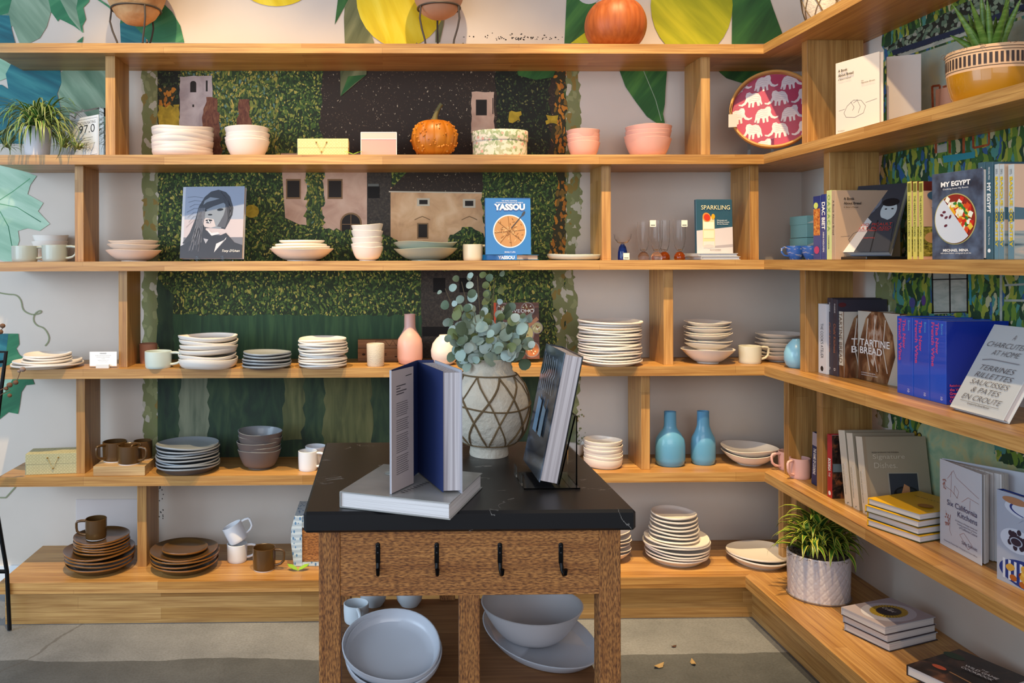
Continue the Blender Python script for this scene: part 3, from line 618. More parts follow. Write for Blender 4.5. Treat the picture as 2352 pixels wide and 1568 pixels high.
stack('left of the lone sage mug', 1625, 836, [120, 104, 106, 108, 104, 106, 102, 104], [807, 793, 784, 771, 765, 757, 750, 742], WHITE, ['cone'] + ['wide']*7, 'soup bowl', 'off-white', shelf=4, tilt=.05, hh=.028)
stack('behind the round blue vase', 1790, 832, 104, [819, 810, 801, 791, 781, 770], WHITE, 'wide', 'shallow bowl', 'cream', shelf=4, hh=.026)
mug('pale blue-green mug beside the oak upright, left of the white bowls', 363, 847, 60, 38, PALEG, -.1, 4)
mug('pale sage mug right of the tall bowl stack', 1722, 836, 50, 40, CREAMM, .1, 4)
# shelf level 5 -------------------------------------------------------------
stack('right of the three brown mugs', 431, 1088, [144, 145, 143, 145, 141, 140, 143, 140], (1079, 1032, 8), DARKP, 'plate', 'dinner plate', 'dark grey', shelf=5, wz=.002, inner=DARKI)
stack('near the pair of white mugs', 595, 1079, [98, 98, 100, 101, 101], [1041, 1031, 1021, 1011, 999], DARKP, 'bowl', 'deep bowl', 'dark grey', shelf=5, tilt=.04, inner=DARKI)
stack('left of the blue bottle vases', 1384, 1075, 88, [1060, 1052, 1044, 1036, 1028, 1018], WHITE, 'dish', 'small bowl', 'off-white', shelf=5, hh=.024)
stack('peeking out behind the table corner', 1318, 1050, 50, [1022], WHITE, 'bowl', 'small bowl', 'white', shelf=5)
stack('between the blue vases and the pink mugs', 1720, 1071, [122, 126], [1051, 1040], WHITE, 'wide', 'oval bowl', 'white', shelf=5, wz=.004, hh=.04)
mug('white mug standing in front, right of the dark grey bowls', 706, 1083, 44, 44, MUGW, -.25, 5, group='white mugs on the lower shelf')
mug('white mug tucked behind, partly hidden by the table corner', 724, 1072, 48, 44, MUGW, .3, 5, group='white mugs on the lower shelf')
# plinth level --------------------------------------------------------------
_a = stack('at the bottom ledge left end', 228, 1316, [150, 152, 155, 155], [1311, 1302, 1293, 1284], BRN, 'plate', 'large plate', 'glazed brown', shelf=0, rim=BRNR, wz=.003)
zt = hy(228, 1279, hz(228, 1316, ZT[0]).y).z
pz = empty
def top_stack(where, px, Y, zb, n, w, step, m, rim, noun, colour, dx=0):
    c = hy(px, 600, Y)
    for k in range(n):
        ww = w[k] if isinstance(w, list) else w
        o = bowl_mesh(ww/2*Y/F, .017, m, 'plate', 50+k, .008, .002, rim).build(noun.replace(' ', '_'), None, 40)
        o.location = (c.x+dx*k, c.y, zb + step*k); o.rotation_euler = (0, .008, k)
        tag(o, f'{colour} {noun}, {ordinal(k, n)} of those {where}', 'plate', f'{colour} {noun}s {where}')
YB1 = _a[0]
top_stack('piled on the large brown plates', 232, YB1+.01, _a[1]-.013, 5, 124, .0115, BRN, BRNR, 'small plate', 'glazed brown')
mug('glossy brown mug standing on top of the brown plate stack', 219, 1254, 47, 46, BRN, PI+.2, z=_a[1]+.0505-.010, Y=YB1-.01, band=True)
_b = stack('right of the lowest upright', 423, 1316, [152, 150, 155, 152], [1311, 1302, 1293, 1285], BRN, 'plate', 'large plate', 'glazed brown', shelf=0, rim=BRNR, wz=.003)
top_stack('right of the lowest upright', 423, _b[0], _b[1]-.010, 1, 104, .01, BRN, BRNR, 'small plate', 'glazed brown lone')
m1 = mug('white mug standing upright beneath a tipped one', 543, 1294, 46, 40, MUGW, .1, 0, group='white mugs on the bottom ledge')
m2 = mug('white mug tipped sideways on top of another mug', 548, 1252, 46, 40, MUGW, .15, z=m1.location.z+.086, Y=m1.location.y, group='white mugs on the bottom ledge', tiltM=Matrix.Rotation(.42-.0, 4, 'Y') @ Matrix.Rotation(0, 4, 'X'))
m2.matrix_world = Matrix.Translation((m1.location.x+.008, m1.location.y, m1.location.z+.086)) @ Matrix.Rotation(-.45, 4, 'Y')
mug('glossy brown mug right of the white mugs', 605, 1314, 52, 50, BRN, -.15, 0, band=True)
stack('half hidden behind the table leg', 1399, 1290, 94, [1277, 1268, 1259, 1250, 1241, 1230], WARMW, 'wide', 'shallow bowl', 'cream', shelf=0, hh=.026)
_c = stack('between the table and the oval plates', 1552, 1298, [140, 144, 146, 148, 150, 146], [1293, 1286, 1279, 1272, 1264, 1256], WHITE, 'plate', 'dinner plate', 'white', shelf=0, wz=.003, tilt=.02)
YD = _c[0]
top_stack('piled on the white dinner plates', 1546, YD, _c[1]-.012, 7, [112, 110, 112, 108, 106, 104, 102], .0165, WHITE, None, 'small plate', 'white')
stack('left of the potted dracaena', 1742, 1303, [146, 142], [1297, 1289], WHITE, 'plate', 'oval plate', 'off-white', shelf=0, wz=.002)
# brown mugs on their riser
OAKR = wood('oak_riser', 'x', '#cdae7c', '#bd9a66', '#8a6a40', .3, 3)
rz = ZT[5]+.0003; a = hz(214, 1093, rz); b = hz(332, 1093, rz)
y1 = a.y+.17; RH = .04
tag(MB().box((a.x, a.y, rz), (b.x, y1, rz+RH), OAKR, .001).build('display_block'), 'pale oak block raising the three brown mugs above the shelf', 'riser')
mug('glossy brown mug at the back left of the oak block', 263, 1062, 54, 44, BRN, -2.2, z=rz+RH, group='brown mugs on the oak block', band=True)
mug('glossy brown mug at the front of the oak block', 296, 1066, 52, 42, BRN, -.4, z=rz+RH, group='brown mugs on the oak block', Y=a.y+.05, band=True)
mug('glossy brown mug at the back right of the oak block', 331-4, 1050, 42, 42, BRN, -2.0, z=rz+RH, group='brown mugs on the oak block', Y=a.y+.125, band=True)
# ---------------------------------------------------------------- vases and cups
def vase(label, px, py, shelf, prof, m, name='vase', Y=None, cat='vase', sy=1.0, rot=0, mats=None, smooth=50):
    z0 = ZT[shelf]; rm_ = max(r for r, z in prof)
    if Y is None: Y = hz(px, py, z0).y + rm_*.7*sy
    s = Y/F; o = MB().lathe([(r*s, z*s) for r, z in prof] if rm_ > 1 else prof, m, 48, sy=sy, mats=mats).build(name, None, smooth)
    c = hy(px, 600, Y); o.location = (c.x, c.y, z0+.0004); o.rotation_euler = (0, 0, rot); return tag(o, label, cat)
def bottle(Rb, H, Rn, hn, sh):
    return [(0, 1), (Rb*.72, 1), (Rb*.78, 0), (Rb*.9, H*.03), (Rb, H*.12), (Rb, H*.38), (Rb*.93, H*.5), (Rb*.7, H*.6), (Rn*1.15, H*.68), (Rn, H*.74), (Rn*.97, H*.97), (Rn, H), (Rn*.86, H), (Rn*.82, H*.96), (Rn*.8, H*.7), (0, H*.66)]
def yb(px, py, s, d): return hz(px, py, ZT[s]).y + d
vase('dusty pink matte bottle vase with a narrow neck', 941, 838, 4, bottle(29, 114, 13, 0, 0), PINKC, Y=yb(941, 838, 4, .045))
vase('round cream porcelain vase behind the eucalyptus', 1020, 840, 4, [(0, 1), (14, 1), (16, 0), (24, 6), (30, 18), (31, 32), (27, 48), (18, 60), (12, 65), (11, 68), (9, 68), (9, 62), (0, 60)], WARMW, Y=yb(1020, 840, 4, .05))
vase('round sky blue vase at the shelf corner, left of the cookbooks', 1829, 845, 4, [(0, 1), (14, 1), (16, 0), (23, 6), (27, 18), (27, 34), (22, 50), (14, 60), (10, 64), (9, 66), (7, 66), (7, 60), (0, 58)], mat('#86bedc', .3, coat=.3), Y=3.36)
vase('tall sky blue bottle vase with a wide shoulder on the left', 1538, 1074, 5, bottle(34, 124, 14, 0, 0), BLUEC, sy=.8, Y=yb(1538, 1074, 5, .045))
vase('slimmer sky blue bottle vase standing right of its twin', 1614, 1071, 5, bottle(28, 122, 14, 0, 0), BLUEC, sy=.8, Y=yb(1614, 1071, 5, .045))
vase('speckled stoneware cup without handle, in front of wooden boards', 862, 843, 4, [(0, 1), (16, 1), (18, 0), (19.5, 4), (20.5, 50), (19.5, 51.5), (18, 50), (17, 5), (0, 4)], SPECK, 'cup', cat='cup', Y=yb(862, 843, 4, .04))
TERR = mat('#a8765c', .8, bump=.1)
vase('terracotta cup half hidden behind the pale blue-green mug', 340, 838, 4, [(0, 1), (16, 1), (18, 0), (20, 44), (18, 45), (16, 4), (0, 4)], TERR, 'cup', cat='cup', Y=3.62)
mug('pink mug in front, beside the thin blue book', 1836, 1097, 46, 46, PINKM, 3.6, 5, group='pink mugs at the shelf corner', Y=3.33)
mug('pink mug behind with its handle turned to the left', 1815, 1083, 54, 42, PINKM, 3.3, 5, group='pink mugs at the shelf corner', Y=3.46)
# marbled blue cups
MARBLE = NT('blue_marbled_glaze', .25); nn = MARBLE.n('ShaderNodeTexNoise', Vector=MARBLE.mapping((9, 9, 26)), Scale=2.6, Detail=3.0, Distortion=1.5)
MARBLE = MARBLE.out(MARBLE.ramp(nn.outputs['Fac'], [(.0, '#2c5fb4'), (.56, '#3a70c4'), (.6, '#cfc8c0'), (.66, '#3a70c4')]))
for lab, px, Y, hd in (('blue and white marbled cup with its handle to the left', 1828, 3.44, PI), ('blue and white marbled cup touching the first, nearer the books', 1864, 3.36, -.2)):
    z0 = ZT[3]+.0003; c = hy(px, 600, Y); s = Y/F
    root = empty('espresso_cup', lab, 'cup', (c.x, c.y, z0), 0, 'blue marbled cups')
    MB().lathe([(r*s, z*s) for r, z in [(0, 1), (10, 1), (12, 0), (15, 5), (20, 18), (21, 31), (20, 32), (18.5, 30), (14, 8), (0, 4)]], MARBLE, 36).build('body', root, 40)
    ca, sa = math.cos(hd), math.sin(hd)
    MB().tube([((19+u)*s*ca, (19+u)*s*sa, v*s) for u, v in ((0, 27), (8, 29), (14, 25), (14, 17), (8, 10), (-2, 8))], .0038, MARBLE, 8).build('handle', root, 60)
# glassware -----------------------------------------------------------------
GLASS = mat('#ffffff', .02, trans=1.0, ior=1.18); GBLUE = mat('#1c3f9c', .05, trans=.75); GAMB = mat('#a0480c', .05, trans=.7); LABEL = mat('#e8e0d0', .7); INK = mat('#222222', .7)
GPINK = mat('#f2d8d4', .04, trans=.95, ior=1.3)
def glass(lab, px, Y, H, R, foot, coupe=False, tagpos=None):
    s = Y/F; c = hy(px, 600, Y); root = empty('drinking_glass', lab, 'glass', (c.x, c.y, ZT[3]+.0004), 0, 'glassware with coloured feet')
    if coupe:
        P = [(0, 37), (4, 36), (12, 40), (19, 50), (20.5, 60), (19.6, 60), (18, 51), (11, 41.5), (0, 38.5)]; Fp = [(0, 0), (10.5, 0), (11, 4), (10.5, 18), (8, 30), (4, 36), (0, 37)]
    else:
        P = [(0, 20), (3, 19.5), (7, 22), (R*.8, 32), (R, 50), (R*.98, H), (R*.92, H), (R*.93, 50), (R*.72, 33), (6, 24), (0, 22)]; Fp = [(0, 0), (11.5, 0), (12.5, 3), (12, 10), (8, 16.5), (3, 19.5), (0, 20)]
    MB().lathe([(r*s, z*s) for r, z in P], GLASS, 36).build('glass_bowl', root, 40); MB().lathe([(r*s, z*s) for r, z in Fp], foot, 32).build('foot', root, 40)
    if tagpos:
        x, z = tagpos; d = Decal(fmap(x*s, -(R if not coupe else 12)*s-.001, z*s)); d.rect(-7*s, 0, 7*s, 15*s, LABEL); d.rect(-5*s, 3*s, 5*s, 4.5*s, INK, 2); d.build('price_label', root)
glass('clear coupe glass on a tall cobalt blue foot', 1430, 3.49, 0, 20.5, GBLUE, True, (5, 1))
glass('tall clear glass on a clear bulb foot, first of the tumblers from left', 1478, 3.62, 88, 14, GPINK)
glass('tall clear glass with a price label, right of the pinkish one', 1508, 3.50, 91, 14, GPINK, tagpos=(-13, 76))
glass('tall clear glass on an amber foot, behind the labelled clear one', 1526, 3.60, 91, 13, GAMB)
glass('tall clear glass on an amber foot nearest the blue drinks book', 1561, 3.50, 91, 14, GAMB, tagpos=(6, 76))
# ---------------------------------------------------------------- books
PG = NT('book_pages', .8); nn = PG.n('ShaderNodeTexNoise', Vector=PG.mapping((2, 900, 2)), Scale=1.0, Detail=2.0)
PAGES = PG.out(PG.ramp(nn.outputs['Fac'], [(.3, '#b9b2b0'), (.6, '#e2dedd')]))
W_ = mat('#f2f0ee', .6); K_ = mat('#1c1c20', .5)
def T(v): return Matrix.Translation(Vector(v))
def RZ(a): return Matrix.Rotation(a, 4, 'Z')
def RX(a): return Matrix.Rotation(a, 4, 'X')
def RY(a): return Matrix.Rotation(a, 4, 'Y')
def book(label, M, w, h, t, cm, art=None, title=None, spine=None, group=None, name='book', sm=None, bm=None, pages=PAGES, inset=.004, cat='book'):
    """x: spine -> fore edge, y: front cover (0) -> back cover (t), z: foot -> head"""
    r = empty(name, label, cat, None, 0, group, M=M); c = .0025
    mb = MB().box((0, 0, 0), (w, c, h), cm, .0006); mb.box((0, t-c, 0), (w, t, h), bm or cm, .0006); mb.box((-.0004, .0004, 0), (c, t-.0004, h), sm or cm, .0006)
    mb.build('cover', r)
    MB().box((c, c, inset), (w-inset, t-c, h-inset), pages).build('pages', r)
    if art: d = Decal(fmap()); art(d, w, h); d.build('cover_art', r)
    if title: d = Decal(fmap(0, -.0032)); title(d, w, h); d.build('title', r)
    if spine: d = Decal(lambda u, v, l: (-.0004-l, t-v, h-u)); spine(d, h, t); d.build('spine_lettering', r)
    return r
def on_right(px0, px1, xs, z, w, h, lean=0.0):
    """spine-out book on the right-hand run between two photo columns; returns matrix and thickness"""
    yf, yn = hx(px0, 597, xs).y, hx(px1, 597, xs).y
    return T((xs, yn, z)) @ RX(lean), yf-yn
def face_right(pxf, pxn, xs, z, turn=0.0, lean=0.0):
    yf, yn = hx(pxf, 597, xs).y, hx(pxn, 597, xs).y
    return T((xs, yf, z)) @ RZ(-PI/2+turn) @ RX(-lean), yf-yn
def face_back(px0, px1, Y, z, turn=0.0, lean=0.0):
    a, b = hy(px0, 600, Y), hy(px1, 600, Y); return T((a.x, Y, z)) @ RZ(turn) @ RX(-lean), b.x-a.x
def flat(loc, rot): return T(loc) @ RZ(rot) @ RX(-PI/2)
def pile(pl, pn, z, dx=0, dy=0, da=0):
    a, b = hz(*pl, z), hz(*pn, z); an = math.atan2(b.y-a.y, b.x-a.x); L = math.hypot(b.x-a.x, b.y-a.y)
    return lambda zz: T((a.x+dx, a.y+dy, zz)) @ RZ(an+da) @ RX(-PI/2), L
Z3, Z4, Z5, Z2, Z0 = ZT[3]+.0004, ZT[4]+.0004, ZT[5]+.0004, ZT[2]+.0004, ZT[0]+.0004
# --- portrait photo book
G = [mat(x, .35) for x in ('#1a1b20', '#3a3c44', '#6a6c78', '#9a9ca8', '#c4c4cc')]
def portrait(d, w, h):
    P = lambda *q: [(w*x, h*y) for x, y in q]
    d.rect(.012, h*.52, w, h, mat('#8f98ac', .35)); d.rect(.012, h*.28, w, h*.54, mat('#b4aab0', .35), 1.5); d.rect(.012, 0, w, h*.29, G[2], 1.7)
    d.poly(P((.36, .855), (.46, .93), (.58, .955), (.7, .92), (.77, .855), (.83, .7), (.82, .6), (.77, .5), (.71, .4), (.6, .42), (.4, .42), (.33, .145), (.2, .18), (.03, .21), (.14, .35), (.23, .565), (.27, .72)), G[1], 2)
    d.poly(P((.32, .667), (.33, .507), (.38, .435), (.48, .42), (.64, .41), (.70, .5), (.71, .62), (.70, .746), (.6, .83), (.45, .85), (.36, .8)), mat('#7e8692', .35), 3)
    d.poly(P((.33, .52), (.38, .435), (.48, .42), (.56, .44), (.52, .54), (.4, .56)), mat('#b6aeb2', .35), 4)
    d.poly(P((.58, .44), (.71, .42), (.75, .55), (.72, .75), (.68, .6), (.62, .5)), mat('#50525c', .35), 4)
    d.poly(P((.28, .7), (.4, .78), (.66, .84), (.7, .78), (.5, .72), (.36, .66)), G[1], 5)
    d.ell(w*.62, h*.675, w*.05, h*.016, G[0], 5, .1); d.ell(w*.37, h*.665, w*.035, h*.013, G[0], 5, -.1); d.ell(w*.46, h*.605, w*.035, h*.010, G[0], 5)
    d.ell(w*.445, h*.525, w*.055, h*.014, G[0], 5.2); d.ell(w*.44, h*.495, w*.04, h*.010, G[1], 5.2); d.line([(w*.43, h*.53), (w*.46, h*.49)], .0035, W_, 6.4)
    d.poly(P((0, 0), (0, .167), (.12, .22), (.23, .275), (.36, .42), (.42, .38), (.48, .32), (.65, .32), (.73, .35), (.87, .217), (1, .18), (1, 0)), mat('#34363f', .35), 6)
    d.poly(P((.37, .275), (.41, .2), (.45, .26)), G[3], 7); d.poly(P((.58, .2), (.55, .08), (.74, .29), (.73, .26)), G[4], 7); d.poly(P((.42, .39), (.5, .31), (.64, .34), (.6, .36), (.5, .35), (.44, .4)), G[4], 7)
    rr = random.Random(4)
    for k in range(18): x = .25+.01*k; d.line([(w*(x*.6+.13), h*.70), (w*(x*.7+.06), h*.45), (w*(x-.10+rr.uniform(-.03, .03)), h*rr.uniform(.08, .24))], .0011, G[(2, 3, 1)[k % 3]], 7.5)
    for k in range(12): d.line([(w*(.6+.01*k), h*(.94-.01*k)), (w*(.74+.005*k), h*(.8-.01*k)), (w*(.8-.004*k), h*(.6-.005*k))], .0011, G[(2, 0)[k % 2]], 7.5)
    for k in range(7): d.line([(w*.34, h*(.84-.05*k)), (w*.2, h*(.86-.055*k)), (w*(.08+.02*(k % 3)), h*(.85-.07*k))], .0009, G[1], 7.6)
M, w_ = face_back(413, 559, 3.50, Z3+.012, -.12, .14)
sc = 3.5/F
book('large photography book with a black and white portrait of a windblown woman smoking', M, 146*sc, 167*sc, .03, mat('#b9bcc6', .3, coat=.5), portrait, lambda d, w, h: d.text('Tony D\'Unan', w*.68, h*.075, W_, width=w*.28, shear=.4), name='photo_book')
AC = mat('#f4fbff', .04, trans=1.0, ior=1.16)
def easel(label, px, Y, z, wd, dp, ht, rot=0.0, lean=.25, X=None):
    c = hy(px, 600, Y) if X is None else Vector((X, Y, 0)); M = T((c.x, c.y, z+.0002)) @ RZ(rot); o = MB()
    for sx in (-1, 1):
        x0 = sx*wd/2-.006; o.box((x0, 0, 0), (x0+.012, dp, .003), AC, 0, M); o.box((x0, -.003, 0), (x0+.012, 0, .022), AC, 0, M)
        o.add([(x0+(.012 if k > 3 else 0), y, zz) for k, (y, zz) in enumerate([(.026, .003), (.029, .003), (.029+lean*ht, ht), (.026+lean*ht, ht)] * 2)], [(0, 1, 2, 3), (7, 6, 5, 4), (0, 4, 5, 1), (1, 5, 6, 2), (2, 6, 7, 3), (3, 7, 4, 0)], AC, M)
        o.add([(x0+(.012 if k > 3 else 0), y, zz) for k, (y, zz) in enumerate([(dp-.003, .003), (dp, .003), (.029+lean*ht, ht), (.026+lean*ht, ht)] * 2)], [(0, 1, 2, 3), (7, 6, 5, 4), (0, 4, 5, 1), (1, 5, 6, 2), (2, 6, 7, 3), (3, 7, 4, 0)], AC, M)
    o.box((-wd/2, dp-.01, 0), (wd/2, dp, .003), AC, 0, M)
    return tag(o.build('acrylic_stand'), label, 'book stand')
easel('clear acrylic easel under the black and white portrait book', 481, 3.475, ZT[3], .11, .14, .12, -.12, .14)
# --- bright blue pie book
BLU = mat('#0a6cb4', .35, coat=.3); PIE = mat('#b88858', .6); PIE2 = mat('#7f5228', .6); PIEL = mat('#d8b07c', .6)
def pie(d, w, h):
    cx, cy, R = w*.53, h*.41, w*.36
    d.ell(cx, cy, R*1.02, R*1.02, mat('#dfe3e6', .5), 1, n=40); d.ell(cx, cy, R*.95, R*.95, PIE, 2, n=40)
    rr = random.Random(2)
    for k in range(46):
        a, q = rr.uniform(0, 6.28), R*rr.uniform(.1, .85); x, y = cx+q*math.cos(a), cy+q*math.sin(a); d.ell(x, y, rr.uniform(.004, .009), .0016, PIEL if k % 2 else PIE2, 3, rr.uniform(0, 3), 8)
    for k in range(8): a = k*PI/4+.1; d.line([(cx, cy), (cx+R*.93*math.cos(a), cy+R*.93*math.sin(a))], .0018, PIE2, 4)
    d.line([(cx+R*.1, cy+R*.2), (cx+R*.75, cy+R*.95)], .0035, mat('#3a3f48', .4), 5); d.ell(cx+R*.85, cy+R*1.08, .005, .012, mat('#3a3f48', .4), 5, -.6)
M, w_ = face_back(1116, 1223, 3.475, Z3+.0245, .02, .05)
book('bright blue cookbook with a sliced golden pie, standing upright', M, 105*3.475/F, 131*3.475/F, .022, BLU, pie, lambda d, w, h: (d.text('YASSOU', w*.53, h*.78, W_, width=w*.68, height=h*.115, align='C', bold=.05), d.text('THE SIMPLE, SEASONAL', w*.53, h*.935, W_, width=w*.35, align='C'), d.text('MEDITERRANEAN COOKING OF GREECE', w*.53, h*.905, W_, width=w*.6, align='C'), d.text('SHAILY LIPA', w*.53, h*.03, W_, width=w*.24, align='C')), name='cookbook')
fy = lambda d, h, t: (d.text('YASSOU', h*.06, t*.18, W_, width=h*.5, height=t*.62, bold=.04), d.poly([(h*.82, t*.5), (h*.88, t*.75), (h*.88, t*.25)], W_))
c = hy(1187, 600, 3.44)
book('closed bright blue cookbook lying flat beneath the standing pie book', T((c.x, c.y, Z3+.024)) @ RZ(PI/4+.1) @ RX(-PI/2), .19, .19, .023, BLU, spine=lambda d, h, t: None, group=None, name='cookbook')
o = [x for x in bpy.data.objects if x.name.startswith('cookbook')][-1]
d = Decal(lambda u, v, l: (u, -l, v)); 
d = Decal(lambda u, v, l: (-.0004-l, .023-v, .19-u)); d.text('YASSOU', .10, .004, W_, width=.08, height=.014, bold=.04); d.build('spine_lettering', bpy.data.objects['cookbook.001'])
# --- cocktail book and the two it stands on
SLATE = mat('#2c5264', .35, coat=.2); PALEM = mat('#d0c6c6', .5)
def spark(d, w, h):
    d.poly([(0, 0), (w, 0), (w, h*.49), (0, h*.42)], PALEM, 1); d.rect(w*.17, h*.13, w*.5, h*.68, mat('#e8cfa0', .4), 2); d.rect(w*.18, h*.1, w*.49, h*.22, mat('#d8d0c8', .4), 3); d.ell(w*.33, h*.13, w*.15, h*.035, mat('#c6c0bc', .4), 3)
    d.rect(w*.19, h*.28, w*.48, h*.42, mat('#ecdcbc', .4), 4); d.rect(w*.19, h*.45, w*.48, h*.58, mat('#f0e4cc', .4), 4); d.ell(w*.28, h*.67, w*.11, h*.085, mat('#e88a3a', .4), 5, .5); d.ell(w*.29, h*.665, w*.085, h*.065, mat('#c83820', .4), 6, .5); d.ell(w*.46, h*.68, w*.05, h*.05, mat('#eda21c', .4), 6)
    d.poly([(w*.5, h*.1), (w, h*.12), (w, h*.17), (w*.5, h*.14)], mat('#a8a0a4', .5), 2)
M, w_ = face_back(1601, 1687, 3.47, Z3+.0275, .03, .04)
book('slate blue cocktail book with an iced drink and citrus slice', M, 85*3.47/F, 125*3.47/F, .02, SLATE, spark, lambda d, w, h: (d.text('SPARKLING', w*.53, h*.81, mat('#e6d8a8', .5), width=w*.8, height=h*.08, align='C'), d.text('Champagne and', w*.56, h*.595, W_, width=w*.28), d.text('Sparkling Cocktails', w*.56, h*.56, W_, width=w*.34), d.text('for Any Occasion', w*.56, h*.525, W_, width=w*.31), d.text('ELVA RAMIREZ', w*.36, h*.05, K_, width=w*.3)), name='cookbook')
for k, (dx, lab) in enumerate(((.012, 'closed white-edged book lying flat at the bottom beneath the cocktail book'), (.002, 'closed white-edged book lying between the cocktail book and the bottom one'))):
    c = hy(1603, 600, 3.43)
    book(lab, flat((c.x+dx, 3.425, Z3+.0135*(k+1)), 0), .165, .215, .013, mat('#b4b8bc', .5), name='cookbook', group=None)
# --- group of things on shelf 3, right run
TEALB = mat('#8fc0ba', .6); CRM = mat('#e8e4d4', .6)
for k in range(2):
    o = MB(); z = ZT[3]+.0005+k*.094; pass
    r = empty('gift_box', ('lower', 'upper')[k]+' of two stacked teal boxes with cream lids behind the blue cups', 'box', (0, 0, 0))
    MB().box((1.788, 3.46, z), (1.90, 3.60, z+.055), TEALB, .001).build('box_base', r)
    l = MB().box((1.786, 3.458, z+.055), (1.902, 3.602, z+.092), TEALB, .001).build('lid', r)
    d = Decal(lambda u, v, l_: (u, 3.458-l_, v)); d.poly([(1.788, z+.060), (1.82, z+.060), (1.90, z+.086), (1.85, z+.086)], CRM); d.build('lid_stripe', r)
NAVYB = mat('#1e2c78', .35, coat=.3); NOOD = streak('noodle_print', '#7a2c14', '#c06a28', '#e0a850', (60, 60, 60), rough=.4)
M, t = on_right(1868, 1885, 1.63, Z3, .17, .27); hh = 147*hx(1876, 597, 1.63).y/F
def noo(d, h, t): d.rect(h*.2, t*.05, h*.62, t*.95, NOOD); d.ell(h*.15, t*.4, h*.05, t*.3, mat('#c9d46a', .5), 2); d.ell(h*.85, t*.5, h*.06, t*.35, mat('#b23a6a', .5), 2)
book('thick navy cookbook spine printed with noodles and vegetables', M, .17, hh, t-.001, NAVYB, spine=noo, name='cookbook')
M, t = on_right(1886, 1898, 1.625, Z3, .17, .27); hh = 151*hx(1892, 597, 1.63).y/F
book('navy cookbook spine with bold white capital lettering', M, .17, hh, t-.001, NAVYB, spine=lambda d, h, t: (d.text('DAC BIET', h*.12, t*.15, W_, width=h*.42, height=t*.65, bold=.03), d.text('NINI NGUYEN', h*.58, t*.35, W_, width=h*.3, height=t*.3)), name='cookbook')
M, t = on_right(1899, 1909.5, 1.622, Z3, .18, .27); hh = 160*hx(1904, 597, 1.622).y/F
book('pale yellow-green cookbook spine with widely spaced green capitals', M, .18, hh, t-.0005, mat('#c4cf90', .5), spine=lambda d, h, t: [d.text(ch, h*(.1+.09*k), t*.2, mat('#8aa860', .5), height=t*.6, align='C', rot=0, bold=.03) for k, ch in enumerate('OAXACA')] and d.text('COOKBOOK', h*.65, t*.3, K_, width=h*.2, height=t*.3), name='cookbook')
TAUPE = mat('#a58c78', .6); TAUPES = mat('#b09680', .6)
def breadart(d, w, h):
    P = [(w*.2+w*.5*x, h*.2+h*.25*y) for x, y in ((.1, .1), (0, .35), (.15, .7), (.45, .95), (.8, .85), (1, .5), (.9, .15), (.5, 0), (.1, .1))]; d.line(P, .0009, K_); d.line([(w*.08, h*.33), (w*.22, h*.34)], .0008, K_); d.line([(w*.7, h*.37), (w*.95, h*.39)], .0008, K_)
    d.line([(w*.36, h*.42), (w*.44, h*.34), (w*.4, h*.3)], .0009, K_); d.line([(w*.5, h*.44), (w*.58, h*.33), (w*.53, h*.25)], .0009, K_); d.line([(w*.42, h*.4), (w*.5, h*.42)], .0009, K_)
def breadtitle(d, w, h, a=.08): d.text('A Book', w*a, h*.86, K_, height=h*.036, bold=.02); d.text('About Bread', w*a, h*.795, K_, height=h*.036, bold=.02); d.text("A Baker's Manual", w*a, h*.745, K_, height=h*.022); d.text('Issa', w*.62, h*.66, K_, height=h*.018); d.text('Niemeier-Brown', w*.62, h*.63, K_, width=w*.3); d.text('Pt Kollektiv', w*a, h*.04, K_, height=h*.016)
M, t = on_right(1910.5, 1919, 1.62, Z3, .2, .27); hh = 160*hx(1915, 597, 1.62).y/F
book('taupe hardback with a line drawing of a loaf, spine outward beside the leaning grey book', M, .235, hh, t, TAUPES, breadart, lambda d, w, h: breadtitle(d, w, h, .12), spine=lambda d, h, t: d.text('A Book About Bread', h*.14, t*.3, K_, width=h*.5, height=t*.4), sm=TAUPES, name='cookbook')
# leaning book with two men
def men(d, w, h):
    d.rect(0, 0, w, h, G[1]); d.poly([(0, 0), (w*.3, 0), (w*.46, h*.3), (w*.28, h*.55), (0, h*.5)], mat('#b9b4b4', .4), 2); d.poly([(w*.1, h*.5), (w*.1, h*.36), (w*.4, h*.3), (w*.5, h*.44), (w*.3, h*.56)], mat('#c9c4c2', .4), 3)
    d.ell(w*.33, h*.74, w*.26, h*.16, G[2], 2.6); d.ell(w*.3, h*.69, w*.21, h*.165, mat('#9498a2', .4), 3); d.poly([(w*.42, h*.55), (w*.5, h*.6), (w*.5, h*.8), (w*.42, h*.84), (w*.44, h*.68)], G[2], 3.5); d.line([(w*.17, h*.71), (w*.28, h*.72)], .003, G[0], 4); d.line([(w*.34, h*.72), (w*.43, h*.71)], .003, G[0], 4); d.line([(w*.15, h*.79), (w*.4, h*.8)], .0015, G[2], 4); d.ell(w*.24, h*.68, w*.03, h*.01, G[0], 4); d.ell(w*.38, h*.68, w*.03, h*.01, G[0], 4); d.line([(w*.3, h*.67), (w*.33, h*.62), (w*.29, h*.61)], .002, G[2], 5); d.line([(w*.22, h*.58), (w*.38, h*.58)], .002, G[1], 5)
    d.ell(w*.78, h*.6, w*.16, h*.14, mat('#b4bcc0', .4), 3); d.ell(w*.78, h*.72, w*.17, h*.06, G[0], 4); d.ell(w*.72, h*.62, w*.025, h*.009, G[0], 5); d.ell(w*.85, h*.62, w*.025, h*.009, G[0], 5)
    d.poly([(w*.45, 0), (w*.52, h*.42), (w*.66, h*.5), (w*.95, h*.42), (w, 0)], G[1], 5); d.line([(w*.62, h*.46), (w*.64, 0)], .004, G[0], 6)
RED = mat('#c23a34', .5)
yn = 2.74
M = T((1.640, 2.945, Z3+.026)) @ RZ(-PI/2+.62) @ RX(-.54)
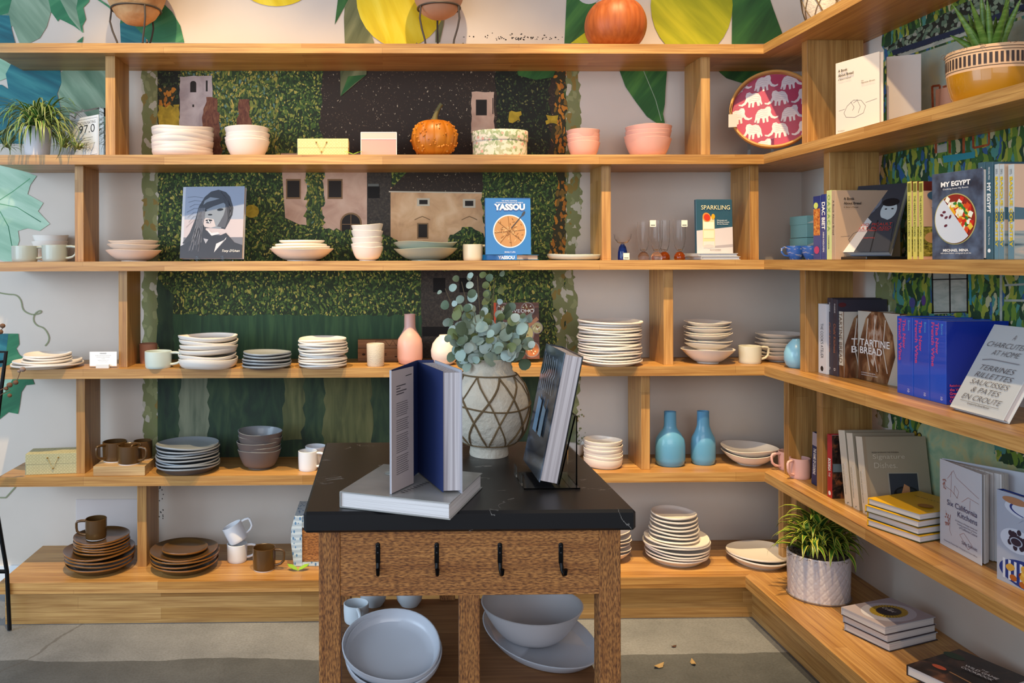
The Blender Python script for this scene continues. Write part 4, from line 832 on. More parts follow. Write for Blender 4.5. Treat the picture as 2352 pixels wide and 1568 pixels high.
book('grey book leaning back, black and white photo of two men with red lettering', M, .165, .285, .028, G[2], men, lambda d, w, h: (d.text('PICASSO, PICAULT', w*.5, h*.37, RED, width=w*.86, height=h*.045, align='C'), d.text('PICAULT, PICASSO', w*.5, h*.315, RED, width=w*.86, height=h*.045, align='C'), d.text('a magic moment in Vallauris 1948-1953', w*.5, h*.29, RED, width=w*.8, align='C'), d.text('CHARTWELL', w*.42, h*.19, RED, width=w*.24)), name='photo_book')
tag(MB().box((1.64, 2.78, Z3), (1.80, 3.0, Z3+.010), mat('#141416', .3), .002).build('book_rest'), 'low black base under the leaning grey book of two men', 'book stand')
# herb book trio
YG = mat('#bcb85e', .5); KRAFT = mat('#c7a088', .5); HERB = streak('herb_print', '#1c1a10', '#7a7426', '#b8a850', (50, 50, 90), rough=.5)
for k, (a, b) in enumerate(((2084, 2094), (2097, 2107), (2110.5, 2121))):
    M, t = on_right(a, b, 1.625, Z3, .19, .26); hh = 180*hx(a, 597, 1.625).y/F
    def hart(d, w, h): d.rect(0, 0, w, h, KRAFT); d.rect(0, h*.04, w, h*.5, HERB, 2); d.rect(0, h*.42, w, h*.68, KRAFT, 3); d.ell(w*.14, h*.28, w*.12, h*.07, mat('#b98a58', .6), 3); d.rect(0, h*.88, w, h, mat('#5a1c14', .5), 2); d.ell(w*.2, h*.82, w*.14, h*.06, mat('#3a5a74', .5), 4)
    book('yellow-green cookbook spine with thin capitals, ' + ('leftmost of three', 'middle of three', 'rightmost of three, its herb photo cover showing')[k], M, .19, hh, t, YG, hart, (lambda d, w, h: d.text('THE HERBALIST', w*.12, h*.6, K_, width=w*.8)) if k == 2 else None,
         spine=lambda d, h, t: (d.rect(h*.02, t*.15, h*.13, t*.85, mat('#6a6a2c', .5)), d.text("THE HERBALIST'S KITCHEN", h*.18, t*.28, K_, width=h*.52, height=t*.4), d.text('BRITTANY WOOD', h*.74, t*.35, K_, width=h*.16, height=t*.25)), group=None, name='cookbook')
# dark slate face-out book with an oval dish
DSL = NT('slate_cover', .4); nn = DSL.n('ShaderNodeTexNoise', Vector=DSL.tc.outputs['Object'], Scale=22.0, Detail=6.0); DSL = DSL.out(DSL.ramp(nn.outputs['Fac'], [(.35, '#2c3040'), (.7, '#5a6a84')]))
def egypt(d, w, h):
    cx, cy, A, B = w*.47, h*.46, w*.40, h*.285
    d.ell(cx, cy, A*1.03, B*1.025, mat('#b3a86a', .4), 1, n=48); d.ell(cx, cy, A*.98, B*.985, mat('#8a2418', .5), 2, n=48)
    rr = random.Random(9); cs = [mat(x, .4) for x in ('#c8281c', '#e2a41e', '#e8e0c0', '#d84a20', '#e6c040', '#f0ecd8')]
    for k in range(60):
        a, q = rr.uniform(-.9, 2.0), rr.uniform(.25, .86); x, y = cx+A*q*math.cos(a), cy+B*q*math.sin(a); e = rr.uniform(0, 1.5)
        d.poly([(x+.010*math.cos(e+j*PI/2), y+.011*math.sin(e+j*PI/2)) for j in range(4)], cs[k % 6], 3+k*.04)
    for k in range(9): a = rr.uniform(-.5, 1.8); d.ell(cx+A*.6*math.cos(a), cy+B*.62*math.sin(a), .007, .004, mat('#2f7a2c', .5), 6, rr.uniform(0, 3), 8)
    P = [(cx+A*.96*math.cos(t), cy+B*.965*math.sin(t)) for t in [2.15+(5.5-2.15)*k/26 for k in range(27)]]; d.poly(P, mat('#c9ced8', .4), 6.5)
    for x, y in ((-.62, .18), (-.5, .3), (-.4, .08), (-.2, .1), (-.42, -.25)): d.ell(cx+A*x, cy+B*y, .004, .007, mat('#5c2030', .5), 7.5, x*3, 6)
M, w_ = face_right(2141, 2243, 1.60, Z3, .10); w_ /= math.cos(.10)
book('dark slate cookbook facing out, oval dish of yogurt and chopped vegetables', M, w_, 213*hx(2243, 597, 1.6).y/F, .026, DSL, egypt, lambda d, w, h: (d.text('MY EGYPT', w*.5, h*.835, W_, width=w*.58, height=h*.058, align='C', bold=.04), d.text('Cooking from My Roots', w*.5, h*.795, W_, width=w*.5, height=h*.022, align='C'), d.text('MICHAEL MINA', w*.5, h*.09, W_, width=w*.5, height=h*.03, align='C', bold=.03), d.text('with andrew friedman - photography by john lee', w*.5, h*.06, W_, width=w*.6, align='C')), name='cookbook')
STB = mat('#3a5c6c', .5)
for k, (a, b) in enumerate(((2246.5, 2263), (2264, 2281))):
    M, t = on_right(a, b, 1.63, Z3, .2, .27); hh = 227*hx(b, 597, 1.63).y/F
    book('steel blue cookbook spine with bold white letters, ' + ('left one of the pair', 'right one of the pair')[k], M, .2, hh, t-.0006, STB, spine=lambda d, h, t: (d.text('MICHAEL MINA', h*.05, t*.4, W_, width=h*.13, height=t*.22), d.text('MY EGYPT', h*.21, t*.22, W_, width=h*.31, height=t*.5, bold=.04), d.text('Cooking from My Roots', h*.56, t*.35, W_, width=h*.29, height=t*.25), d.ell(h*.91, t*.5, t*.2, t*.2, W_)), bm=mat('#2c1c24', .5), group='steel blue cookbook spines on the middle shelf', name='cookbook')
LGB = mat('#b9c2c6', .5); YL = mat('#e2c21c', .5); SEA = streak('sea_print', '#3a5a6c', '#8fa0a4', '#d8b8a0', (3, 3, 26), rough=.5)
for k, (a, b) in enumerate(((2284.5, 2295), (2295.5, 2307), (2316, 2330))):
    M, t = on_right(a, b, 1.63, Z3, .2, .27); hh = 222*hx(b, 597, 1.63).y/F
    book('pale grey cookbook spine with tall yellow letters, ' + ('leftmost of three', 'middle of three', 'rightmost of three, seaside cover showing')[k], M, .2, hh, t-.0005, LGB, lambda d, w, h: (d.rect(0, 0, w, h, mat('#c9b09c', .5)), d.poly([(0, h*.42), (0, h*.55), (w*.3, h*.53), (w, h*.45), (w, h*.42)], mat('#47697c', .5), 2), d.rect(0, 0, w, h*.3, SEA, 2)),
         spine=lambda d, h, t: (d.rect(h*.5, 0, h*.6, t, mat('#47697c', .5)), d.rect(h*.8, 0, h, t, mat('#5f8496', .5)), d.text('MARTI', h*.05, t*.5, K_, width=h*.05), d.text('BUCKLEY', h*.05, t*.3, K_, width=h*.06), d.text('BASQUE COUNTRY', h*.13, t*.2, YL, width=h*.74, height=t*.62, bold=.03, l=3)), name='cookbook')
# facing books on level 2, right run
CRB = mat('#cfc4ba', .6)
M = T((1.603, 2.90, Z2)) @ RZ(-PI/2+.285); w_ = .181
book('cream book with a thin line drawing of a loaf, standing on the upper right shelf', M, w_, .254, .018, CRB, breadart, lambda d, w, h: breadtitle(d, w, h), name='cookbook')
M, w_ = face_right(2036, 2076, 1.74, Z2, .95)
book('second cream book standing slightly open behind the line drawing one', T((1.725, 2.80, Z2)) @ RZ(-.45), .10, .254, .014, CRB, group=None, name='cookbook')
# --- shelf 4, right run
IV = mat('#dcdde2', .5)
M, t = on_right(1879, 1898, 1.705, Z4, .19, .24)
def H4(px, pt, pb, X=1.705): Y = hx(px, 597, X).y; return (pb-pt)*Y/F
book('white cookbook spine with small black capitals at the left end', M, .17, H4(1888, 697, 858), t-.001, IV, spine=lambda d, h, t: (d.text("THE COOK'S ATELIER", h*.28, t*.3, K_, width=h*.5, height=t*.32), d.ell(h*.93, t*.45, t*.17, t*.17, K_)), name='cookbook')
PLUM = mat('#3a3440', .5); COP = mat('#b8704c', .5)
for k, (a, b) in enumerate(((1900, 1911), (1911.5, 1923))):
    M, t = on_right(a, b, 1.715, Z4, .245, .3)
    book(('left', 'right')[k] + ' one of two dark plum cookbook spines with copper lettering', M, .19, H4(a, 686, 863, 1.715), t-.0005, PLUM, (lambda d, w, h: d.ell(w*.1, h*.93, w*.08, h*.03, mat('#5a2024', .5))) if k else None, bm=K_, spine=lambda d, h, t: (d.text('INSIDE', h*.06, t*.4, W_, width=h*.12, height=t*.2), d.text("Chefs' Kitchens", h*.32, t*.25, COP, width=h*.38, height=t*.45), d.text('D', h*.9, t*.3, W_, height=t*.3)), sm=PLUM, name='cookbook')
BRC = streak('bread_crust_print', '#2c1a12', '#6a4228', '#a88460', (20, 20, 8), rough=.35); PALC = mat('#bdb8ac', .4); CRUST = streak('floured_crust_print', '#3a2216', '#8a5a3a', '#d0c4b4', (40, 40, 14), rough=.35)
def tart(d, w, h):
    d.rect(0, 0, w, h, PALC); d.poly([(w*.0, 0), (w*.02, h*.5), (w*.2, h*.9), (w*.34, h), (w*.62, h), (w*.85, h*.7), (w*.9, h*.4), (w*.72, 0)], BRC, 2); d.poly([(w*.3, h*.98), (w*.5, h*.95), (w*.62, h*.7), (w*.6, h*.4), (w*.5, h*.1), (w*.3, h*.3), (w*.22, h*.6)], CRUST, 3)
    for q in (.26, .44, .68): d.line([(w*q, h*.9), (w*(q-.06), h*.5), (w*(q+.04), h*.15)], .004, mat('#d9d0c4', .5), 4)
def ttitle(d, w, h): d.text('TARTINE', w*.07, h*.5, W_, width=w*.72, height=h*.1, bold=.015); d.text('BREAD', w*.07, h*.385, W_, width=w*.54, height=h*.1, bold=.015); d.text('A COUNTRY BREAD BOOK', w*.1, h*.1, W_, width=w*.35); d.text('PHOTOGRAPHS BY ERIC WOLFINGER', w*.1, h*.07, W_, width=w*.4)
M, t = on_right(1924, 1938, 1.722, Z4, .2, .26)
book('bread cookbook spine-out with white capitals on brown, glossy loaf cover', M, .185, H4(1930, 717, 869, 1.722), t, BRC, tart, lambda d, w, h: (d.text('TA', w*.14, h*.5, W_, width=w*.26, height=h*.1, bold=.015), d.text('BR', w*.14, h*.385, W_, width=w*.27, height=h*.1, bold=.015)), spine=lambda d, h, t: (d.rect(0, t*.08, h*.82, t*.92, mat('#cfc9ba', .5)), d.text('TARTINE BREAD', h*.02, t*.25, mat('#6a4a2c', .5), width=h*.76, height=t*.5, l=2)), name='cookbook')
M = T((1.765, 3.045, Z4)) @ RZ(-PI/2+.12)
book('bread cookbook facing out with a glossy dark loaf and white capitals', M, .21, .252, .028, BRC, tart, ttitle, name='cookbook')
ULT = mat('#1450cc', .3, coat=.4); MAG = mat('#e0508e', .5); CY = mat('#6ac0e8', .5); ULD = mat('#0c2c9c', .3, coat=.4)
for k, (a, b) in enumerate(((2060, 2096.5), (2097.5, 2134), (2135, 2173))):
    M, t = on_right(a, b, 1.712, Z4, .25, .25); hh = H4(b, 742, 924, 1.6)
    book('thick cobalt blue wine book with pink spine lettering, ' + ('leftmost of three', 'middle of three', 'rightmost of three, plain blue cover showing')[k], M, .192, .254, t-.0008, ULT, (lambda d, w, h: d.rect(0, 0, w, h, ULD)) if k == 2 else None,
         (lambda d, w, h: [d.text(s, w*.04, h*(.21-.045*j), mat('#d84a70', .5), height=h*.035, bold=.03) for j, s in enumerate(('Redefining', "the World's", 'Greatest', 'Wine', 'Culture'))]) if k == 2 else None,
         spine=lambda d, h, t: (d.text('The New', h*.03, t*.36, MAG, width=h*.38, height=t*.2, bold=.03), d.text('French Wine', h*.03, t*.1, MAG, width=h*.54, height=t*.2, bold=.03), d.text('Bonne', h*.04, t*.7, CY, width=h*.13, height=t*.12), d.text('10', h*.92, t*.66, W_, height=t*.12)), name='wine_book')
LGC = mat('#c4c9cc', .5); M = T((1.665, 2.405, Z4+.010)) @ RZ(-PI/2-.02) @ RX(-.50)
def chti(d, w, h):
    for s, x, y, q in (('A', .5, .84, .05), ('CHARCUTERIE', .5, .74, .82), ('AT HOME', .5, .65, .5), ('TERRINES', .5, .47, .62), ('RILLETTES', .5, .385, .68), ('SAUCISSES', .5, .30, .7), ('& PATES', .5, .215, .52), ('EN CROUTE', .5, .125, .72)): d.text(s, w*x, h*y, mat('#55555c', .5), width=w*q, height=h*.058, align='C', shear=.3, bold=-.012)
    d.line([(w*.14, h*.1), (w*.86, h*.1)], .0008, K_); d.text('foreword by Daniel Boulud', w*.5, h*.065, K_, width=w*.4, align='C'); d.line([(w*.15, h*.58), (w*.3, h*.6), (w*.8, h*.59)], .003, mat('#8a8a90', .5))
book('pale grey book leaning back with large slanted capital lettering', M, .215, .275, .02, LGC, None, chti, name='cookbook')
# --- shelf 5, right run
def H5(px, pt, pb, X): Y = hx(px, 597, X).y; return (pb-pt)*Y/F
M, t = on_right(1862, 1875, 1.69, Z5, .16, .2, .06); book('slim navy blue book leaning at the shelf corner', M, .15, .205, t, mat('#1c2c5c', .5), spine=lambda d, h, t: (d.rect(0, 0, h*.25, t, mat('#b0a0a8', .5)), d.text('THE GAME OF COOKING', h*.3, t*.25, W_, width=h*.5, height=t*.45, bold=.02)), name='cookbook')
M, t = on_right(1878, 1888, 1.67, Z5, .16, .2); book('slim yellow book spine left of the oak upright', M, .15, H5(1882, 972, 1118, 1.67), t, mat('#c8c030', .5), bm=K_, spine=lambda d, h, t: (d.text('the jemima code', h*.1, t*.3, W_, width=h*.3, height=t*.4), d.text('VIBRANT RECIPES', h*.45, t*.3, K_, width=h*.2, height=t*.25)), name='cookbook')
REDB = mat('#b3202a', .35); FOOD = streak('market_print', '#140c0a', '#2c2320', '#8a5030', (30, 30, 30), rough=.3)
M, t = on_right(1899, 1910, 1.66, Z5, .16, .2); book('bright red cookbook spine beside the leaning beige books', M, .13, H5(1904, 1000, 1145, 1.66), t, REDB, lambda d, w, h: (d.rect(0, 0, w, h, FOOD), d.rect(w*.02, h*.42, w*.7, h*.55, mat('#5a6a74', .5), 2)), spine=lambda d, h, t: (d.text('THE', h*.6, t*.3, W_, width=h*.07, height=t*.35), d.text('BODEGA', h*.38, t*.2, W_, width=h*.2, height=t*.55, bold=.03), d.ell(h*.93, t*.5, t*.25, t*.25, W_)), name='cookbook')
BGE = mat('#a3957f', .6); BGS = mat('#ded3c2', .6)
def sig(d, w, h): d.rect(w*.0, 0, w*.05, h, mat('#a08c74', .6)); d.rect(w*.34, h*.16, w*.82, h*.54, mat('#a8a090', .5), 2); d.rect(w*.36, h*.16, w*.80, h*.53, mat('#3a3e48', .4), 3); d.ell(w*.6, h*.28, w*.19, h*.09, mat('#1a1c20', .4), 4); d.ell(w*.6, h*.30, w*.15, h*.05, mat('#33363c', .4), 5); d.poly([(w*.52, h*.27), (w*.58, h*.40), (w*.66, h*.36), (w*.66, h*.30)], mat('#c08a60', .5), 6)
for k, (a, b) in enumerate(((1918+17, 1918+33), (1918+36, 1918+51), (1918+58, 1918+74))):
    M, t = on_right(a+4, b+4, 1.675, Z5, .2, .2); M = M @ RX(-.16) if False else T(M.translation) @ RX(-(.17))
    book('beige cookbook leaning away, ' + ('leftmost of three', 'middle of three', 'rightmost of three with a dish photo on its cover')[k], M, .225, .268, t*.96, BGE, sig if k == 2 else None, (lambda d, w, h: (d.text('MOZA WORKING THE MODERN', w*.12, h*.79, K_, width=w*.42), d.text('Signature', w*.13, h*.70, mat('#cfc4b0', .6), width=w*.5, height=h*.075), d.text('Dishes.', w*.14, h*.60, mat('#cfc4b0', .6), width=w*.36, height=h*.07))) if k == 2 else None,
         sm=BGS, spine=lambda d, h, t: (d.text('Signature Dishes', h*.42, t*.5, W_, width=h*.3, height=t*.3), d.text('MOZA AND SIGNATURE DISHES', h*.45, t*.2, mat('#8a7d6a', .6), width=h*.4, height=t*.15), d.text('L', h*.95, t*.4, K_, height=t*.25)), name='cookbook')
YLB = mat('#d8a70c', .35); 
c0 = hz(2068, 1240, Z5)
a = hz(1996, 1128+12, Z5+.103); b = hz(2111, 1178, Z5+.103)
for k in range(4):
    z = Z5+.0258*(k+1); rot = -.55+[0, .04, .02, -.03][k]; M = flat((1.60+[.002, 0, .003, .004][k], 2.375+.0, z), 0)
    # near-left corner of the pile, fore edges towards the viewer
    PM, wl = pile((1993, 1142), (2113, 1179), Z5+.092, [-.006, .0, -.010, 0][k], [-.006, .004, -.002, 0][k], [.02, -.02, .03, 0][k]); M = PM(Z5+.0228*(k+1))
    book('thick yellow hardback lying flat, ' + ordinal(k, 4) + ' of the pile', M, wl, .235, .0225, YLB, title=(lambda d, w, h: (d.text('MUMA AT ONE', w*.24, h*.66, K_, width=w*.6, height=h*.035), d.ell(w*.75, h*.36, .022, .022, mat('#a06a28', .5)))) if k == 3 else None, bm=mat('#3a3a20', .5), group=None, name='cookbook')
# open white cookbook standing
WHB = mat('#c9cdd8', .5); LNR = mat('#a06a64', .6)
A_ = hz(2159, 1247, Z5); B_ = hz(2254, 1299, Z5)
HB = (1247-1050)*A_.y/F
def sheet_dir(p, q): d_ = (q-p); return math.atan2(d_.y, d_.x), d_.length
an, L = sheet_dir(A_, B_)
r = empty('cookbook', 'white cookbook standing fanned open with red sketches and dark blue lettering', 'book', None, 0, None, M=T(A_) @ RZ(an))
fb = MB().box((0, 0, 0), (L, .003, HB), WHB, .0006); fb.build('cover', r)
MB().box((0, 0, 0), (.24, .003, HB), WHB, .0006, RZ(.62) @ T((.002, .01, 0))).build('cover', r)
pg = MB()
for k in range(10):
    ang = .05+.032*k if k < 4 else .16+.028*k; pg.box((.004, .0035+.0012*k, .003), (L-.006-(.004*k if k < 5 else -.006), .0047+.0012*k+.002, HB-.004), PAGES, 0, RZ(ang))
pg.build('pages', r)
d = Decal(fmap())
w, h = L, HB
for P in ([(.2, .8), (.35, .92), (.42, .85), (.7, .78), (.95, .72)], [(.1, .78), (.15, .7), (.3, .68), (.45, .62)], [(.55, .6), (.7, .68), (.95, .66)], [(.38, .75), (.36, .66), (.44, .62), (.48, .7), (.38, .75)], [(.15, .42), (.22, .3), (.28, .4), (.25, .22), (.3, .16)], [(.5, .22), (.7, .1), (.8, .16), (.6, .26), (.5, .22)], [(.3, .9), (.28, .6)], [(.75, .66), (.74, .55)], [(.4, .56), (.9, .5)]):
    d.line([(x*w, y*h) for x, y in P], .0012, LNR)
rr = random.Random(5)
for k in range(14): d.ell(w*(.2+rr.uniform(-.05, .05)), h*(.33+rr.uniform(-.08, .06)), .003, .003, LNR, 2, n=7); d.ell(w*(.12+rr.uniform(-.03, .04)), h*(.72+rr.uniform(-.06, .06)), .0025, .0025, LNR, 2, n=7)
d.build('cover_art', r); d = Decal(fmap(0, -.0015)); NV = mat('#2a3266', .5)
d.text('Six California', w*.92, h*.50, NV, width=w*.72, height=h*.062, align='R'); d.text('Kitchens', w*.92, h*.415, NV, width=w*.46, height=h*.062, align='R')
for k, s in enumerate(('A Collection of Recipes, Stories and', 'Cooking Lessons from a Pioneer', 'of California Cuisine')): d.text(s, w*.92, h*(.35-.03*k), NV, width=w*(.52-.05*k), align='R')
d.text('Sally Schmitt', w*.92, h*.12, NV, width=w*.36, align='R'); d.text('Foreword by Thomas Keller  Photographs by Troyce Hoffman', w*.92, h*.06, NV, width=w*.8, align='R'); d.build('title', r)
# blue book with food plates
NB = mat('#16337c', .4); MARW = mat('#a4adc0', .4); PLW = mat('#c8d0e0', .4)
def plates(d, w, h):
    d.rect(0, 0, w, h, MARW)
    d.ell(w*.55, h*.86, w*.42, h*.11, PLW, 2); d.ell(w*.55, h*.86, w*.34, h*.085, NB, 3); d.ell(w*.55, h*.86, w*.3, h*.075, PLW, 4); d.ell(w*.3, h*.93, w*.2, h*.04, mat('#a87858', .5), 5); d.line([(w*.35, h*.72), (w*.6, h*.88)], .006, MARW, 6)
    d.ell(w*.32, h*.5, w*.26, h*.13, PLW, 2); rr = random.Random(4)
    for k in range(34): a, q = rr.uniform(0, 6.28), rr.uniform(0, 1); d.ell(w*(.32+.2*q*math.cos(a)), h*(.51+.1*q*math.sin(a)), .007, .008, mat('#2a2438', .3), 3+k*.03, n=10)
    d.ell(w*.32, h*.49, w*.1, h*.05, MARW, 5); d.ell(w*.32, h*.49, w*.08, h*.04, mat('#2a2438', .3), 6)
    d.ell(w*.5, h*.16, w*.46, h*.15, NB, 2); 
    for k in range(9): d.rect(w*(.1+.09*k), h*.05, w*(.14+.09*k), h*.27, PLW, 3)
    for k in range(30): a, q = rr.uniform(0, 6.28), rr.uniform(0, 1); d.ell(w*(.45+.3*q*math.cos(a)), h*(.14+.09*q*math.sin(a)), .012, .009, mat(('#c89a40', '#a85a24', '#d8b050', '#7a3018')[k % 4], .5), 4+k*.03, n=9)
M = T((1.70, 2.265, Z5)) @ RZ(-PI/2+.10)
book('dark blue cookbook facing out with plates of olives and fried food', M, .20, .248, .02, NB, plates, name='cookbook')
# --- bottom ledge piles
NBK = mat('#3a3038', .5)
def platecover(d, w, h):
    d.rect(0, 0, w, h, mat('#a9a0ac', .4)); d.ell(w*.52, h*.5, w*.42, h*.42, mat('#c4c4d4', .4), 2, n=40); d.ell(w*.5, h*.52, w*.28, h*.29, mat('#9a8430', .5), 3, n=40)
    for k in range(34): a = k*2*PI/34; d.line([(w*.5+w*.2*math.cos(a), h*.52+h*.2*math.sin(a)), (w*.5+w*.29*math.cos(a), h*.52+h*.3*math.sin(a))], .004, mat('#d0b040', .5), 4)
    d.ell(w*.5, h*.52, w*.19, h*.19, mat('#3a3238', .4), 5, n=36)
zb = Z0
for k in range(3):
    tt = .0272; z = zb+tt*(k+1)+.0004*k; PM, wl = pile((1932, 1393), (2033, 1440), Z0+.083, [.012, .008, 0][k], [.002, .004, 0][k], [.03, .02, 0][k]); M = PM(z)
    book('white-paged cookbook lying flat on the bottom ledge, ' + ordinal(k, 3) + ' of three', M, wl, .228, tt, mat('#b3b6c0', .5), platecover if k == 2 else None, (lambda d, w, h: (d.text('CUBA!', w*.5, h*.49, W_, width=w*.26, height=h*.07, align='C', shear=.2, l=8), d.text('the', w*.5, h*.58, W_, width=w*.07, align='C', l=8))) if k == 2 else None, bm=NBK, name='cookbook')
DKC = streak('dark_table_print', '#0e0c10', '#221c20', '#5a3c30', (12, 12, 12), rough=.3)
for k in range(2):
    tt = .032; z = zb+tt*(k+1)+.0004*k; PM, wl = pile((2082, 1526), (2225, 1592), Z0+.064, [.035, 0][k], [-.012, 0][k], [-.03, 0][k]); M = PM(z)
    book(('lower book of the dark pair at the bottom right corner', 'dark glossy game cookbook on top at the bottom right corner')[k], M, .20, .245, tt, DKC if k else NBK, (lambda d, w, h: (d.ell(w*.25, h*.3, .02, .012, mat('#a8503c', .4)), d.ell(w*.12, h*.75, .03, .02, mat('#2c4a38', .4)), d.line([(w*.4, h*.3), (w*.8, h*.25)], .006, mat('#8a6a50', .4)))) if k else None,
         (lambda d, w, h: (d.text('THE', w*.62, h*.66, W_, width=w*.1, align='C', bold=.01), d.text('WILD GAME', w*.62, h*.58, W_, width=w*.46, height=h*.055, align='C', bold=.02), d.text('COOKBOOK', w*.62, h*.50, W_, width=w*.44, height=h*.055, align='C', bold=.02))) if k else None, name='cookbook')
# --- dark recipe book on the back wall behind the eucalyptus
WDP = streak('wood_table_print', '#3a1c10', '#5a3020', '#7a4830', (6, 6, 30), rough=.4)
def prov(d, w, h):
    d.rect(w*.05, 0, w, h, WDP); d.rect(0, 0, w*.05, h, mat('#c84a1c', .5), 1)
    for x, y, q, cc in ((.2, .88, .13, '#5a3a2c'), (.75, .88, .14, '#6a3c28'), (.42, .6, .12, '#b09088'), (.3, .42, .14, '#c09860'), (.67, .45, .2, '#c4b878'), (.95, .55, .12, '#a8a070'), (.83, .17, .16, '#b06a3c')):
        d.ell(w*x, h*y, w*q*1.1, w*q*1.1, mat('#8a7a74', .4), 2); d.ell(w*x, h*y, w*q*.95, w*q*.95, mat(cc, .5), 3)
        rr = random.Random(int(x*99))
        for k in range(16): a, p = rr.uniform(0, 6.3), rr.uniform(0, .8); d.ell(w*x+w*q*p*math.cos(a), h*y+w*q*p*math.sin(a), .004, .003, mat(('#d8d0a0', '#8a5a30', '#e0d8c8')[k % 3], .5), 4+k*.03, a, 7)
    d.line([(w*.72, h*.56), (w*.97, h*.72)], .016, mat('#b07a58', .5), 5); d.line([(w*.62, h*.62), (w*.66, h*.72)], .014, mat('#b08070', .5), 5)
M, w_ = face_back(1135, 1240, 3.56, Z4+.016, .03, .06)
book('brown cookbook of shared dishes propped up behind the eucalyptus', M, 105*3.56/F, 130*3.56/F, .02, WDP, prov, lambda d, w, h: (d.text('PROVECHO', w*.53, h*.82, W_, width=w*.72, height=h*.06, align='C', bold=-.005, l=9), *[d.text(s, w*.4, h*(.26-.035*k), W_, width=w*.38, align='C', l=9) for k, s in enumerate(('100 VEGAN MEXICAN', 'RECIPES TO CELEBRATE', 'CULTURE AND COMMUNITY'))], d.text('EDGAR CASTREJON', w*.36, h*.09, W_, width=w*.3, align='C', l=9)), name='cookbook')
easel('clear acrylic easel under the brown cookbook of shared dishes', 1190, 3.53, ZT[4], .08, .12, .09, .03, .08)
# ---------------------------------------------------------------- boxes and small things
def patt(name, base, line, sc=60):
    s = NT(name, .6); v = s.n('ShaderNodeTexVoronoi', Vector=s.tc.outputs['Object'], Scale=sc, Randomness=.15, _feature='F1')
    r = s.math('ABSOLUTE', s.math('SUBTRACT', v.outputs['Distance'], .36)); return s.out(s.mix(s.math('MULTIPLY', s.math('LESS_THAN', r, .07), .6), base, line))
GOLDP = patt('gold_lattice_paper', '#b9b388', '#86805a', 75); GOLDPL = patt('gold_lattice_paper_light', '#d0c48e', '#9a9060', 75); MINT = mat('#a3b8ae', .6)
def clasp_box(label, px0, px1, pb, shelf, Y, h, rot, m, side, dep=.10, dx=0):
    z = ZT[shelf]+.0004; a = hy(px0, 600, Y); b = hy(px1, 600, Y); L = (b.x-a.x)/math.cos(rot)
    r = empty('storage_box', label, 'box', (a.x, Y, z), rot)
    MB().box((.001, .001, 0), (L-.001, dep-.001, h*.55), m, .001).build('box_base', r)
    l = MB().box((0, 0, h*.5), (L, dep, h), m, .001); l.build('lid', r)
    MB().box((-.0008, .002, .001), (0, dep-.002, h-.001), side).build('end_panel', r)
    cm = L*.47; cd = MB(); cd.tube([(cm-.022, -.002, h*.8), (cm, -.004, h*.28), (cm+.022, -.002, h*.8)], .0009, mat('#b89a50', .4), 6)
    for x, zz in ((cm-.022, h*.8), (cm+.022, h*.8), (cm, h*.28)): cd.ball((x, -.002, zz), .0035, mat('#9a7a38', .4, .5), 8)
    cd.build('cord_clasp', r)
clasp_box('pale gold patterned box with a corded clasp beside the white deep bowls', 684, 801, 355, 2, 3.50, .078, .0, GOLDPL, MINT)
clasp_box('long sage patterned box with a corded clasp at the lower left shelf end', 57, 185, 1088, 5, 3.452, .086, .12, GOLDP, MINT, .11)
# pink box
a = hy(829, 350, 3.48); b = hy(911, 350, 3.48); z = ZT[2]+.0004; r = empty('gift_box', 'pink rectangular lidded box with pale edges between gold box and pumpkin', 'box', (a.x, 3.48, z), .0); L = b.x-a.x
PK = mat('#d99a92', .6); PKL = mat('#e6b8ae', .6)
MB().box((0, 0, 0), (L, .16, .075), PK, .001).build('box_base', r); MB().box((-.001, -.001, .073), (L+.001, .161, .102), PKL, .001).build('lid', r)
e = Decal(fmap(0, -.001)); e.line([(.001, .0725), (L-.001, .0725)], .002, W_); e.line([(0, .001), (0, .1)], .002, W_); e.line([(L, .001), (L, .1)], .002, W_); e.line([(0, .1015), (L, .1015)], .002, W_); e.build('edge_trim', r)
# floral hat box
FLO = NT('floral_paper', .6); v = FLO.n('ShaderNodeTexVoronoi', Vector=FLO.tc.outputs['Object'], Scale=95.0); v2 = FLO.n('ShaderNodeTexVoronoi', Vector=FLO.tc.outputs['Object'], Scale=36.0)
sp = FLO.n('ShaderNodeSeparateColor', Color=v.outputs['Color'])
c = FLO.ramp(sp.outputs[0], [(0, '#cfc6b4'), (.42, '#8a9a72'), (.62, '#cfc6b4'), (.8, '#a3a88a')], 'CONSTANT')
FLO = FLO.out(FLO.mix(FLO.math('LESS_THAN', v2.outputs['Distance'], .24), c, '#c8998a'))
Y = 3.56; c = hy(1148, 340, Y); R = 65*Y/F; r = empty('hat_box', 'round floral paper hat box with lid right of the warty pumpkin', 'box', (c.x, Y, ZT[2]+.0004))
MB().lathe([(0, 0), (R*.96, 0), (R*.965, .075), (0, .075)], FLO, 56, sy=.75).build('box_base', r, 30); MB().lathe([(0, .072), (R*.99, .072), (R, .075), (R, .112), (R*.985, .115), (0, .115)], FLO, 56, sy=.75).build('lid', r, 30)
